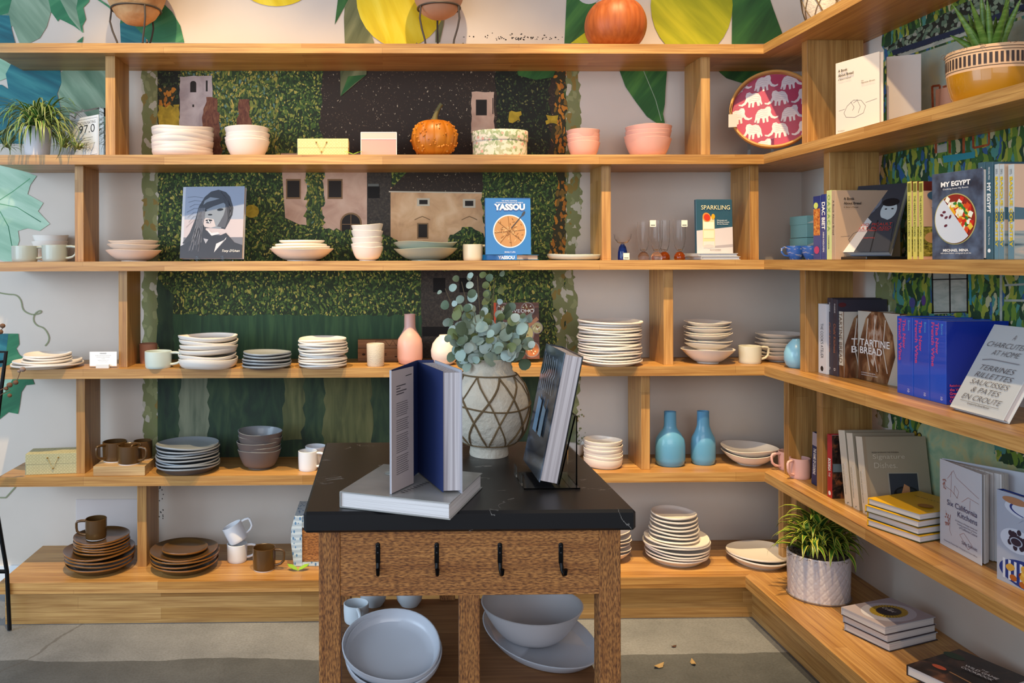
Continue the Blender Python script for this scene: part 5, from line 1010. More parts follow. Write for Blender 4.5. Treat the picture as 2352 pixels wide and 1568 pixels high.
# lime leaves
LIME = mat('#8cb82c', .4)
def limeleaf(label, p, s, m=LIME):
    o = MB()
    for sg in (-1, 1):
        M = T(p) @ RZ(sg*.5+.5) @ RY(-.25*sg); pts = [(0, 0), (.3*s, .22*s), (.7*s, .24*s), (s, 0), (.7*s, -.24*s), (.3*s, -.22*s)]
        M = T(p) @ RZ(PI*.5+sg*1.1) @ RY(-.35)
        n = len(pts); o.add([(x, y, .002+.15*x*(1-x/s)) for x, y in pts]+[(x, y, .0005+.15*x*(1-x/s)) for x, y in pts], [tuple(range(n)), tuple(range(2*n-1, n-1, -1))]+[(k, n+k, n+(k+1) % n, (k+1) % n) for k in range(n)], m, M)
    return tag(o.build('lime_leaf', None, 60), label, 'leaf')
p = hy(811, 354, 3.45); limeleaf('bright lime green artificial leaf beside the gold patterned box', (p.x, 3.45, ZT[2]+.004), .045)
p = hz(684, 1312, ZT[0]); limeleaf('bright green leaf lying at the foot of the wrapped crate', (p.x, p.y, ZT[0]+.003), .055)
# oilcloth-wrapped bundle and crate behind the table
CLO = NT('blue_white_cloth', .5); v = CLO.n('ShaderNodeTexVoronoi', Vector=CLO.mapping((1, 1, .6)), Scale=70.0); w_ = CLO.n('ShaderNodeTexWave', Vector=CLO.tc.outputs['Object'], Scale=14.0, Distortion=2.0, _bands_direction='Z')
CLO = CLO.out(CLO.mix(CLO.math('LESS_THAN', v.outputs['Distance'], .3), CLO.ramp(w_.outputs['Fac'], [(.4, '#a9bccc'), (.8, '#c6d6e0')]), '#5a86b0'))
p = hz(675, 1300, ZT[0]); x0 = p.x; y0 = p.y; x1 = hy(693, 1300, y0).x; zt = hy(690, 1176, y0+.05).z
cr = empty('wooden_crate', 'rustic brown crate wrapped in blue and white cloth behind the table', 'crate', (0, 0, 0))
MB().box((x1-.002, y0+.004, ZT[0]+.016), (x1+.26, y0+.20, zt-.05), TBX, .002).build('box', cr)
cl = MB(); zz0 = ZT[0]+.001; H_ = zt-zz0
prof = [(0, 0), (-.006, H_*.25), (-.012, H_*.5), (-.010, H_*.75), (.004, H_), (.05, H_), (x1-x0+.002, H_*.98), (x1-x0+.002, 0)]
n = len(prof); cl.add([(x0+u, y0-.004, zz0+v_) for u, v_ in prof]+[(x0+u, y0+.21, zz0+v_) for u, v_ in prof], [tuple(range(n)), tuple(range(2*n-1, n-1, -1))]+[(k, n+k, n+(k+1) % n, (k+1) % n) for k in range(n)], CLO)
cl.box((x1, y0-.002, zz0), (x1+.26, y0+.2, zz0+.015), CLO); cl.box((x1, y0, zt-.05), (x1+.2, y0+.2, zt-.004), CLO); cl.build('cloth_wrap', cr)
# wooden boards behind the speckled cup
BRD = wood('pine_board', 'x', '#a8784c', '#96683e', '#6a4426', .4, 3, .6)
a = hy(822, 780, 3.66); b = hy(968, 840, 3.66); z = ZT[4]+.0004
wbx = empty('wooden_box', 'flat pine box with thin burnt-in mountain lines behind the speckled cup', 'box', (0, 0, 0))
MB().box((a.x, 3.64, z), (b.x, 3.70, z+.055), BRD, .001).build('box_base', wbx); MB().box((a.x, 3.655, z+.055), (b.x, 3.70, a.z), BRD, .001).build('lid', wbx)
d = Decal(lambda u, v, l: (u, 3.64-.0006*l, v)); 
BURN = mat('#3a2414', .7); d.text('N', a.x+.128, z+.026, BURN, height=.010, bold=.02, rot=PI/2+.2); d.ell(a.x+.026, z+.03, .008, .005, BURN); d.ell(a.x+.168, z+.02, .006, .003, BURN); d.build('lettering', wbx)
d = Decal(lambda u, v, l: (u, 3.655-.0006*l, v)); d.line([(a.x+.08, z+.06), (a.x+.08, z+.09), (a.x+.12, z+.09), (a.x+.14, z+.065), (a.x+.155, z+.09), (a.x+.17, z+.065), (a.x+.185, z+.09), (a.x+.2, z+.065)], .0015, BURN); d.build('line_drawing', wbx)
# small printed card on a white block
c = hz(235, 846, ZT[4]); M = T((c.x, c.y+.012, ZT[4]+.0004)); r = empty('sign_card', 'small white printed card in a white block holder on the left shelf', 'sign', None, M=M)
MB().box((-.027, -.012, 0), (.027, .012, .016), mat('#d8d8d6', .5), .001).build('holder', r); MB().box((-.056, -.001, .008), (.056, .001, .068), W_).build('card', r)
d = Decal(lambda u, v, l: (u, -.001-.0004*l, v)); GR = mat('#4a4a4e', .6)
d.text('HAAND', 0, .058, GR, height=.0055, align='C', bold=.02)
for k, s in enumerate(('Durable, usable porcelain made by hand', 'for kitchens and tables everywhere', 'to enjoy', 'handmade in Burlington, NC', 'ask us about the glazes')): d.text(s, 0, .050-.0066*k, GR, height=.0036, align='C')
d.build('lettering', r)
# framed rating card
z = ZT[2]+.0004; a = hy(160, 300, 3.62); b = hy(228, 300, 3.48); L = math.hypot(b.x-a.x, .14); rot = math.atan2(-.14, b.x-a.x)
H_ = hy(228, 246, 3.48).z-z
r = empty('framed_certificate', 'sanitation rating card in a clear acrylic frame beside the spider plant', 'sign', None, M=T((a.x, 3.62, z)) @ RZ(rot))
MB().box((0, 0, 0), (L, .035, H_), AC).build('acrylic_frame', r)
MB().box((.006, -.0012, .004), (L-.003, -.0002, H_-.03), mat('#d9dbe0', .6)).build('paper', r)
d = Decal(lambda u, v, l: (u, -.0014-.0004*l, v)); q = .012
for pts in ([(q+.006, .012), (L-q, .012), (L-q, H_-.04), (q+.006, H_-.04), (q+.006, .012)],): d.line(pts, .0012, GR)
d.text('SANITATION RATING', L*.52, H_-.062, GR, width=L*.74, align='C'); d.text('97.0', L*.6, H_*.52, K_, width=L*.52, height=.034, align='C', bold=-.005)
for k in range(5): d.line([(L*.2, H_*(.42-.05*k)), (L*(.8-.06*k), H_*(.42-.05*k))], .0012, GR)
d.line([(L*(.5+.04*k), H_*(.14+.03*((k*7) % 3))) for k in range(9)], .0015, K_); d.build('lettering', r)
# pumpkins
def pumpkin(label, px, Y, shelf, wpx, hpx, m, ribs, depth, warts=0, stem=True, seed=1):
    s = Y/F; R = wpx/2*s; H = hpx*s; c = hy(px, 600, Y); rr = random.Random(seed); mb = MB(); n = 120; v = []; f = []; rows = 26
    def P(th, a):
        q = math.sin(th)**.82; k = 1-depth*(.5-.5*math.cos(ribs*a))**.5*math.sin(th)**.5 if False else 1-depth*(1-abs(math.sin(ribs*a/2)))**2
        return Vector((R*q*k*math.cos(a), R*q*k*math.sin(a), H/2-H/2*math.cos(th)*(1-.10*math.cos(th)**8) - (0)))
    for i in range(rows+1):
        for j in range(n): v.append(P(PI*min(max(i/rows, .004), .996), 2*PI*j/n))
    for i in range(rows):
        for j in range(n): f.append((i*n+j, i*n+(j+1) % n, (i+1)*n+(j+1) % n, (i+1)*n+j))
    f += [tuple(range(n-1, -1, -1)), tuple(rows*n+j for j in range(n))]; mb.add(v, f, m)
    for k in range(warts):
        th, a = rr.uniform(.7, 2.5), rr.uniform(PI*.9, 2.1*PI); p = P(th, a); mb.ball(p, rr.uniform(.0025, .007), m, 8, (1, 1, 1))
    r = empty('pumpkin', label, 'pumpkin', (c.x, Y, ZT[shelf]+.0004)); mb.build('body', r, 80)
    if stem: MB().tube([(0, 0, H*.88), (.002, 0, H*.98), (.006, 0, H*1.08), (.014, 0, H*1.2), (.026, 0, H*1.32), (.032, 0, H*1.36)], [.020, .014, .0105, .0095, .009, .010], mat('#6a6038', .7, bump=.3), 9).build('stem', r, 50)
ORW = NT('orange_pumpkin', .4); nn = ORW.n('ShaderNodeTexNoise', Vector=ORW.tc.outputs['Object'], Scale=9.0, Detail=4.0); ORW = ORW.out(ORW.ramp(nn.outputs['Fac'], [(.3, '#b0600f'), (.7, '#c98020')]))
ORS = NT('deep_orange_pumpkin', .5); nn = ORS.n('ShaderNodeTexNoise', Vector=ORS.mapping((30, 30, 3)), Scale=2.0, Detail=4.0); ORS = ORS.out(ORS.ramp(nn.outputs['Fac'], [(.3, '#96460f'), (.7, '#b25f26')]))
pumpkin('small orange pumpkin covered with warts and a curved stem', 998, 3.56, 2, 107, 92, ORW, 12, .05, 90)
pumpkin('smooth deep orange pumpkin sitting on the top shelf before the painted lemon', 1415, 3.58, 1, 140, 128, ORS, 14, .025, 0, seed=2)
# elephant tray
RIMW = mat('#c08a48', .4); RASP = mat('#a83c58', .3, coat=.4); ELE = mat('#d2c2c4', .4); ELL = mat('#8a6a78', .4)
Y = 3.47; c = hy(1776, 253, Y); R = 92*Y/F*1.0
Mt = T(c) @ RZ(-.42) @ RX(-.2)
r = empty('serving_tray', 'round wooden-rimmed raspberry tray patterned with white elephants', 'tray', None, M=Mt)
MB().lathe([(0, 0), (R, 0), (R+.002, .004), (R+.004, .03), (R+.002, .033), (R-.003, .033), (R-.006, .03), (R-.006, .006), (0, .006)], RIMW, 72, M=RX(PI/2) @ T((0, 0, -.006))).build('rim', r, 40)
MB().lathe([(0, .0061), (R-.007, .0061), (R-.007, .0075), (0, .0075)], RASP, 60, M=RX(PI/2) @ T((0, 0, -.006))).build('base', r, 40)
EL = [(0, .12), (.05, .3), (.08, .55), (.2, .78), (.38, .86), (.55, .84), (.68, .95), (.84, .92), (.9, .74), (.88, .56), (.97, .36), (1.12, .26), (1.28, .3), (1.26, .2), (1.08, .14), (.9, .22), (.8, .38), (.74, .3), (.76, .02), (.66, 0), (.62, .26), (.56, .26), (.56, 0), (.46, -.02), (.42, .28), (.32, .3), (.26, .02), (.14, .02), (.14, .24), (.06, .06)]
d = Decal(lambda u, v, l: (u, -.0022-.0003*l, v)); sc = R*.46
def inside(u, v): return u*u+v*v < (R-.012)**2
k = 0
for row in range(-3, 4):
    for cl_ in range(-3, 4):
        ux = cl_*sc*1.32+(row % 2)*sc*.6-.03; vy = row*sc*.92-.02; fl_ = -1 if row % 2 else 1
        pts = [(ux+fl_*sc*(x-.6)*.95, vy+sc*(y-.45)*.95+fl_*sc*(x-.6)*.1) for x, y in EL]
        cl2 = []
        for u_, v_ in pts:
            q = math.hypot(u_, v_); lim = R-.009
            cl2.append((u_, v_) if q < lim else (u_*lim/q, v_*lim/q))
        if sum(inside(u_, v_) for u_, v_ in pts) < 6: continue
        k += 1; d.poly(cl2, ELE, 1+.0*k)
        for j in range(7):
            L_ = [(ux+fl_*sc*(x-.6)*.95, vy+sc*(.12+.11*j-.05+.025*math.sin(x*14+j))*1.0+fl_*sc*(x-.6)*.1-sc*.12) for x in [.12+.06*i for i in range(11)] if .1+.11*j < (.86 if .2 < x < .8 else .6)]
            L_ = [q for q in L_ if inside(*q)]
            if len(L_) > 1: d.line(L_, .0009, ELL, 2.5)
d.build('elephant_pattern', r)
MB().tube([(-R*.97, -.034, .03), (-R*1.0, -.036, .0), (-R*.96, -.036, -.02)], .0012, BLK, 6).build('tag_string', r)
t_ = MB().box((-R*1.04, -.038, -.078), (-R*.84, -.037, -.02), mat('#b9aea4', .7)); t_.build('price_tag', r)
easel('clear acrylic easel under the elephant tray', 1748, 3.42, ZT[2], .09, .12, .08, -.42, .15)
# ---------------------------------------------------------------- clay bowls on iron stands
CLAY = NT('rough_clay', .8); nn = CLAY.n('ShaderNodeTexNoise', Vector=CLAY.tc.outputs['Object'], Scale=14.0, Detail=8.0); CLAY.bump(nn.outputs['Fac'], .5, .02); CLAY = CLAY.out(CLAY.ramp(nn.outputs['Fac'], [(.3, '#a87848'), (.7, '#d0a878')]))
CLAP = NT('smooth_clay', .7); nn = CLAP.n('ShaderNodeTexNoise', Vector=CLAP.tc.outputs['Object'], Scale=5.0, Detail=5.0); CLAP = CLAP.out(CLAP.ramp(nn.outputs['Fac'], [(.3, '#a87c60'), (.7, '#bf9478')]))
IRN = mat('#4a423c', .5, .5)
for px, ringpy, rp, rd, m, lab in ((313, 24, 55, 33, CLAY, 'rough clay'), (1008, 20, 49, 24, CLAP, 'smooth terracotta')):
    Y = 3.58; s = Y/F; c = hy(px, ringpy, Y); R = rp*s; zs = ZT[1]+.0004; hz_ = c.z-zs
    st = MB(); st.tube([(R*math.cos(a), R*math.sin(a), hz_) for a in [k*2*PI/40 for k in range(40)]], .0042, IRN, 8, closed=True)
    for k in range(3):
        a = -PI/2+.62+k*2*PI/3 if px == 313 else PI/2+k*2*PI/3; ca, sa = math.cos(a), math.sin(a)
        prof = [(1.0, hz_), (1.06, hz_*.72), (.96, hz_*.5), (.78, hz_*.25), (.72, .004), (.9, .006), (1.15, .008), (1.28, .02), (1.22, .028)]
        st.tube([(R*q*ca, R*q*sa, max(z_, .005)) for q, z_ in prof], .0042, IRN, 8)
    o = tag(st.build('iron_stand', None, 50), f'wrought iron three-legged ring stand holding the {lab} bowl', 'stand'); o.location = (c.x, Y, zs)
    B = R*1.28; zb = hz_-rd*s; P = [(0, zb)]+[(B*math.sin(t), zb+rd*s*2.1*(1-math.cos(t))) for t in [.2, .45, .7, .78, .95, 1.1, 1.25, 1.4]]
    P = [(0, zb), (R*.45, zb+.006), (R*.8, zb+rd*s*.55), (R*.99, hz_+.004), (R*1.12, hz_+.03), (R*1.3, hz_+.09), (R*1.38, hz_+.16), (R*1.34, hz_+.17), (R*1.2, hz_+.09), (R*.9, hz_+.02), (0, zb+.02)]
    o = tag(MB().lathe(P, m, 48, wob=.01, wz=.002).build('clay_bowl', None, 50), f'{lab} bowl resting in an iron stand on the top shelf', 'bowl'); o.location = (c.x, Y, zs)
# ---------------------------------------------------------------- rope-netted vases
PMA = NT('paper_mache', .9); nn = PMA.n('ShaderNodeTexNoise', Vector=PMA.tc.outputs['Object'], Scale=38.0, Detail=8.0, Roughness=.6); n3 = PMA.n('ShaderNodeTexNoise', Vector=PMA.tc.outputs['Object'], Scale=5.0, Detail=3.0); PMA.bump(nn.outputs['Fac'], .7, .012); PMA = PMA.out(PMA.ramp(n3.outputs['Fac'], [(.3, '#c2b8a6'), (.7, '#dcd4c4')]))
ROPE = mat('#6e5a3e', .9, bump=.4, bscale=300)
def netted(label, px, Y, z0, prof, zt, zm, zb, n=9, cat='vase', tw=.0028, seed=0):
    s = Y/F; c = hy(px, 600, Y); r = empty('netted_vase', label, cat, (c.x, Y, z0)); pr = [(a*s, b*s) for a, b in prof]
    MB().lathe(pr, PMA, 64, wob=.008, wz=.002).build('body', r, 50)
    outer = pr
    def rad(z_):
        for (r0, z0_), (r1, z1_) in zip(outer, outer[1:]):
            if z0_ <= z_ <= z1_ and z1_ > z0_: return r0+(r1-r0)*(z_-z0_)/(z1_-z0_)
        return outer[1][0]
    mb = MB(); zt, zm, zb = zt*s, zm*s, zb*s; rr = random.Random(seed)
    for zz, jj in ((zt, 0), (zm, .012), (zb, 0)): mb.tube([((rad(zz)+tw)*math.cos(a), (rad(zz)+tw)*math.sin(a), zz+jj*math.sin(a*2+1)*.6) for a in [k*2*PI/60 for k in range(60)]], tw*.8, ROPE, 6, closed=True)
    for k in range(n):
        for sg in (-1, 1):
            a0 = 2*PI*k/n+rr.uniform(-.05, .05); P = []
            for j in range(15):
                q = j/14; zz = zt+(zb-zt)*q; a = a0+sg*q*2*PI/n*1.5+.05*math.sin(q*6+k); P.append(((rad(zz)+tw*.7)*math.cos(a), (rad(zz)+tw*.7)*math.sin(a), zz))
            mb.tube(P, tw*rr.uniform(.6, 1.1), ROPE, 6)
    mb.build('rope_net', r, 60); return r, c
VP = [(0, 1), (42, 1), (44, 0), (45, 4), (43, 18), (46, 24), (66, 34), (83, 58), (92, 90), (94, 112), (90, 140), (80, 164), (66, 182), (56, 192), (52, 200), (52, 208), (55, 222), (53, 223), (48, 208), (46, 196), (0, 190)]
cv = hz(1124, 1054, TZ); YV = cv.y + 45*2.25/F
vs, vc = netted('big off-white textured vase wrapped in a diamond net of brown rope', 1122, YV, TZ+.0004, VP, 186, 118, 30)
netted('rope-wrapped pale vase on the top shelf near the room corner', 1897, 3.24, ZT[1]+.0004, [(0, 1), (24, 1), (25, 0), (27, 5), (36, 20), (46, 50), (50, 85), (44, 120), (30, 150), (26, 170), (24, 170), (26, 150), (0, 140)], 135, 80, 10, 8, seed=3)
# ---------------------------------------------------------------- plants
def blade(mb, base, a, L, w0, up, droop, mc, me=None, seg=9, fold=.25, out0=.0):
    """arching strap leaf; centre stripe mc, margins me"""
    ca, sa = math.cos(a), math.sin(a); pts = []
    th = up; x = out0; z = 0.0
    for k in range(seg+1):
        pts.append((x, z)); x += L/seg*math.cos(th); z += L/seg*math.sin(th); th -= droop/seg*(.4+1.2*k/seg)
    rows = []
    for k, (x, z) in enumerate(pts):
        q = k/seg; w = w0*(.35+.65*min(1, q*4))*max(.03, (1-q**2.2)); row = []
        for u in ((-1, -.55, .55, 1) if me else (-1, 0, 1)):
            row.append((base[0]+x*ca-u*w*sa, base[1]+x*sa+u*w*ca, base[2]+z+abs(u)*w*fold))
        rows.append(row)
    m = len(rows[0]); v = [p for r_ in rows for p in r_]
    for j in range(m-1): mb.add([], [], mc)
    b = len(mb.v); mb.v += [Vector(p) for p in v]
    for k in range(seg):
        for j in range(m-1):
            mb.f.append((b+k*m+j, b+k*m+j+1, b+(k+1)*m+j+1, b+(k+1)*m+j)); mb.i.append(mb.mi(mc if (not me or j == 1) else me))
GL = mat('#3f6b2a', .45); GLL = mat('#7c9a48', .45); GLD = mat('#2a5222', .45); CRE = mat('#b9bf7a', .45); YEG = mat('#b9b84a', .4); DGL = mat('#4a7a28', .4); SOIL = mat('#4a3a2c', .95, bump=.8, bscale=120); MOSS = mat('#7a5f48', .95)
def fibres(mb, R, z, n, seed, m=MOSS):
    rr = random.Random(seed)
    for k in range(n):
        a, q = rr.uniform(0, 6.28), R*math.sqrt(rr.uniform(0, 1)); x, y = q*math.cos(a), q*math.sin(a); b = rr.uniform(0, 6.28); P = []
        for j in range(5): P.append((x, y, z+rr.uniform(0, .012))); b += rr.uniform(-.9, .9); x += .008*math.cos(b); y += .008*math.sin(b)
        mb.tube(P, .0006, m, 4)
# spider plant
rr = random.Random(11); Y = 3.50; c = hy(86, 340, Y); s = Y/F; z = ZT[2]+.0004
r = empty('spider_plant', 'bushy spider plant with cream-edged leaves in a white pot', 'plant', (c.x, Y, z)); 
MB().lathe([(0, 1*s), (24*s, 1*s), (26*s, 0), (31*s, 60*s), (32*s, 66*s), (29*s, 66*s), (27*s, 56*s), (0, 54*s)], mat('#c9c6c8', .5), 40).build('pot', r, 40)
fo = MB(); top = 64*s
for k in range(230):
    a = rr.uniform(0, 6.28); blade(fo, (rr.uniform(-.03, .03), rr.uniform(-.03, .03), top), a, rr.uniform(.14, .29), rr.uniform(.005, .0085), rr.uniform(.1, 1.4), rr.uniform(2.2, 3.6), rr.choice((GL, GLD, GL)), CRE if k % 5 else GLL)
fo.build('foliage', r, 60)
pl = MB()
for (dx, dz) in ((-62, 14), (66, 14), (98, 10), (-88, 30)):
    for k in range(34): blade(pl, (dx*s, -.03+rr.uniform(-.02, .02), dz*s+.01), rr.uniform(0, 6.28), rr.uniform(.06, .11), .0045, rr.uniform(.2, 1.3), rr.uniform(.8, 2.0), rr.choice((GL, GLD)), CRE, 7)
    pl.tube([(0, 0, top), (dx*s*.4, -.04, top+.03), (dx*s*.8, -.045, top-.02), (dx*s, -.03, dz*s+.015)], .0012, CRE, 5)
pl.build('plantlets', r, 60)
# aloe in the ochre pot
OCR = mat('#a8760a', .3, coat=.4); BND = mat('#d8b088', .6); DKB = mat('#3a2c28', .6)
Y = 2.40; X = hy(2276, 150, Y).x; s = Y/F; z = ZT[2]+.0004; zt_ = hy(2276, 118, Y-.0).z-z; R = 89*s
r = empty('aloe_plant', 'spiky aloe in an ochre pot with a cream and black patterned band', 'plant', (X, Y, z))
zb_ = zt_*.60
P = [(0, .001), (R*.58, .001), (R*.6, 0), (R*.74, .014), (R*.88, .04), (R*.96, zb_*.75), (R*.985, zb_), (R, zt_*.97), (R*.985, zt_), (R*.94, zt_), (R*.93, zt_-.012), (0, zt_-.016)]
MB().lathe(P, OCR, 64, mats=[OCR]*6+[BND]*3+[SOIL]*3).build('pot', r, 40)
bm_ = MB()
def band(zc, hh_, m, Rr): bm_.lathe([(Rr, zc-hh_), (Rr+.0008, zc), (Rr, zc+hh_)], m, 64)
def Rz(zz): return R*(.985+.015*(zz-zb_)/(zt_*.97-zb_))+.0004
for q in (.12, .86, .74): band(zb_+(zt_-zb_)*q, .0009, DKB, Rz(zb_+(zt_-zb_)*q))
for k in range(54):
    a = 2*PI*k/54; zc = zb_+(zt_-zb_)*.43; hh_ = (zt_-zb_)*.22; da = .032; rr_ = Rz(zc)+.0006
    bm_.add([(rr_*math.cos(a-da), rr_*math.sin(a-da), zc-hh_), (rr_*math.cos(a+da), rr_*math.sin(a+da), zc-hh_), (rr_*math.cos(a+da), rr_*math.sin(a+da), zc+hh_), (rr_*math.cos(a-da), rr_*math.sin(a-da), zc+hh_)], [(0, 1, 2, 3)], DKB)
bm_.build('painted_band', r, 60)
ms = MB(); fibres(ms, R*.95, zt_-.008, 260, 3); ms.build('moss', r)
al = MB(); rr = random.Random(8); ALO = streak('aloe_skin', '#4a6a22', '#5f8230', '#86a24a', (20, 20, 90), 1.0, .4)
for k in range(24):
    a = rr.uniform(0, 6.28); t_ = rr.uniform(.05, .75); L = rr.uniform(.13, .20); b = Vector((.03*math.cos(a)*rr.uniform(.2, 1), .03*math.sin(a)*rr.uniform(.2, 1), zt_-.014)); dr = Vector((math.cos(a)*math.sin(t_), math.sin(a)*math.sin(t_), math.cos(t_)))
    al.tube([b+dr*L*q+Vector((0, 0, -.015*q*q)) for q in (0, .25, .5, .75, .92, 1)], [.009, .0105, .009, .006, .0025, .0006], ALO, 8)
al.build('leaves', r, 60)
# striped dracaena in the white quilted pot
Y = 3.16; cb = hz(1880, 1388, ZT[0]); Y = cb.y+.085; X = hy(1880, 1330, Y).x; s = Y/F; R = 67*s; z = ZT[0]+.0004; Hh = .166
r = empty('dracaena_plant', 'yellow-striped dracaena in a white quilted-pattern pot on the bottom ledge', 'plant', (X, Y, z))
mb = MB().lathe([(0, .001), (R*.9, .001), (R*.93, 0), (R*.97, .004)]+[(R*(.97+.03*k/44), .004+(Hh-.008)*k/44) for k in range(1, 45)]+[(R*.99, Hh), (R*.95, Hh), (R*.94, Hh-.015), (0, Hh-.02)], mat('#cfc8cc', .35, coat=.3), 160)
for p_ in mb.v:
    q = math.hypot(p_.x, p_.y)
    if q > R*.965 and .006 < p_.z < Hh-.01:
        a = math.atan2(p_.y, p_.x); u = a*11; w1 = p_.z/.034*PI; g = min(abs(math.sin(u+w1)), abs(math.sin(u-w1))); dlt = -.0022*max(0, 1-g*3.2)+.0012*max(0, 1-abs(g-.55)*5); k_ = (q+dlt)/q; p_.x *= k_; p_.y *= k_
mb.build('pot', r, 60)
MB().lathe([(0, 0), (R*1.0, 0), (R*1.03, .006), (R*.99, .006), (0, .003)], mat('#8a7a70', .5), 48).build('saucer', r, 40)
so = MB(); so.lathe([(0, Hh-.004), (R*.93, Hh-.014)], SOIL, 40); fibres(so, R*.92, Hh-.012, 320, 5, mat('#6a5c4c', .95)); so.build('soil', r)
fo = MB(); rr = random.Random(21)
for cx, cy, n_, H2, Lm in ((0, 0, 46, .085, .19), (-.05, -.02, 36, .035, .17), (.045, -.03, 36, .03, .17), (.0, .03, 28, .05, .17), (.06, .02, 26, .035, .17)):
    fo.tube([(cx, cy, Hh-.01), (cx, cy, Hh+H2)], .006, GLD, 7)
    for k in range(n_):
        q = k/n_; blade(fo, (cx, cy, Hh+H2*q), k*2.4+rr.uniform(-.2, .2), Lm*rr.uniform(.7, 1.1), rr.uniform(.012, .017), rr.uniform(.45, .9)+q*.6, rr.uniform(2.0, 3.0), rr.choice((DGL, GLD)), YEG, 8)
fo.build('foliage', r, 60)
# eucalyptus in the netted vase
EU = [mat(x, .6) for x in ('#70806c', '#8c9c8c', '#5a6a50', '#717a4a', '#9cb0a4', '#a8b8b0')]
STM = mat('#6a5a40', .7); sV = vc.y/F
eu = empty('eucalyptus_bunch', 'bunch of round-leaved silver green eucalyptus stems in the netted vase', 'plant', (vc.x, vc.y, TZ+.0004))
st, lv = MB(), MB(); rr = random.Random(5); zr = 222*sV
tips = [(-100, 160), (-60, 175), (-35, 190), (-20, 160), (0, 150), (15, 185), (35, 120), (60, 105), (80, 90), (-90, 90), (-85, 50), (-60, 40), (-20, 60), (20, 70), (45, 50), (70, 40), (-40, 110), (10, 110), (-70, 120), (-30, 30), (25, 30), (55, 15), (-55, 10)]
def leaf(p, Rl, nrm, m):
    n = nrm.normalized(); u = n.orthogonal().normalized(); w_ = n.cross(u); a0 = rr.uniform(0, 6.28); P = []
    for k in range(12):
        a = 2*PI*k/12; q = Rl*(1+.13*math.cos(a-a0)); cup = .16*Rl*math.cos(2*(a-a0)); P.append(p+(u*math.cos(a)+w_*math.sin(a)*.85)*q+n*cup)
    b = len(lv.v); lv.v += [p]+P; lv.f += [(b, b+1+k, b+1+(k+1) % 12) for k in range(12)]; lv.i += [lv.mi(m)]*12
for dx, dz in tips:
    e = Vector((dx*sV, rr.uniform(-.10, .06), zr+dz*sV)); b = Vector((dx*sV*.2, rr.uniform(-.02, .02), zr-.05)); mid = b.lerp(e, .5)+Vector((dx*sV*.1, 0, .03)); P = []
    for k in range(9):
        q = k/8; P.append(b*(1-q)**2+mid*2*q*(1-q)+e*q*q)
    st.tube(P, [.002*(1-.6*k/8) for k in range(9)], STM, 5)
    tall = dz > 140
    for k in range(2, 9):
        if tall and k in (5, 7) : continue
        for sg in (-1, 1):
            if rr.random() < .12: continue
            off = Vector((sg*rr.uniform(.012, .024), rr.uniform(-.02, .01), rr.uniform(-.01, .012))); Rl = rr.uniform(.012, .022)*(1-.25*(k == 8))*(.8 if tall and k > 5 else 1)
            leaf(P[k]+off, Rl, Vector((rr.uniform(-.8, .8), -1, rr.uniform(-.6, .8))), rr.choice(EU))
for k in range(46):
    a = rr.uniform(PI*.85, 2.15*PI); q = rr.uniform(.02, .115); p = Vector((q*math.cos(a)-.004, q*math.sin(a)*.8, zr+rr.uniform(-.015, .085))); leaf(p, rr.uniform(.016, .026), Vector((rr.uniform(-.7, .7), -1, rr.uniform(-.4, .9))), rr.choice(EU))
st.build('stems', eu, 60); lv.build('leaves', eu, 80)
# ---------------------------------------------------------------- things on the display table
za = TZ+.0004; LT = .036
q0 = hz(780, 1128, za+LT); q1 = hz(1034, 1155, za+LT); q2 = hz(1124, 1086, za+LT)
an, L1 = sheet_dir(q0, q1); _, L2 = sheet_dir(q1, q2)
GRC = NT('grey_gloss_cover', .2); nn = GRC.n('ShaderNodeTexNoise', Vector=GRC.tc.outputs['Object'], Scale=6.0, Detail=3.0); GRC = GRC.out(GRC.ramp(nn.outputs['Fac'], [(.3, '#8a8c8a'), (.7, '#b0aca6')]))
def lowcov(d, w, h):
    d.ell(w*.3, h*.72, w*.16, h*.1, mat('#b9c4c0', .25), 2, .3); d.ell(w*.3, h*.73, w*.12, h*.07, mat('#a3b2ae', .25), 3, .3)
    for k in range(3): d.poly([(w*.12, h*(.66+.05*k)), (w*.32, h*(.78+.04*k)), (w*.46, h*(.7+.05*k)), (w*.3, h*(.7+.04*k))], mat(('#b4c0bc', '#c4ccc8', '#a8b4b0')[k], .25), 4+k)
book('large grey glossy book lying flat on the marble under the open one', T((q0.x, q0.y, q0.z)) @ RZ(an) @ RX(-PI/2), L1, L2*.98, LT, GRC, lowcov, lambda d, w, h: [d.line([(w*(.52+.012*k), h*(.12+.045*k)), (w*(.56+.012*k), h*(.11+.045*k))], .004, K_) for k in range(9)], name='art_book')
zs = za+LT+.0006
A = hz(962, 1086, zs); B = hz(1018, 1133, zs); C = hz(1058, 1132, zs); D = hz(900, 1134, zs); Gf = hz(950, 1110, zs)
Hh = hy(905, 850, D.y).z-zs
r = empty('open_book', 'navy book standing half open with a printed jacket flap, on the grey book', 'book', (0, 0, 0))
NVY = mat('#1c2c5c', .6); JKT = mat('#b4b4bc', .5); FLP = mat('#b9aaa6', .7)
E = A+(C-B)
def slab(p, q, th, z0, z1, m, name, par, side=1):
    dr = (q-p).normalized(); nn_ = Vector((-dr.y, dr.x, 0))*th*side
    return MB().prism([(p.x, p.y), (q.x, q.y), (q.x+nn_.x, q.y+nn_.y), (p.x+nn_.x, p.y+nn_.y)] if side > 0 else [(p.x+nn_.x, p.y+nn_.y), (q.x+nn_.x, q.y+nn_.y), (q.x, q.y), (p.x, p.y)], z0, z1, m).build(name, par)
zb_, zt_ = zs, zs+Hh
in_ = (B-A).normalized()
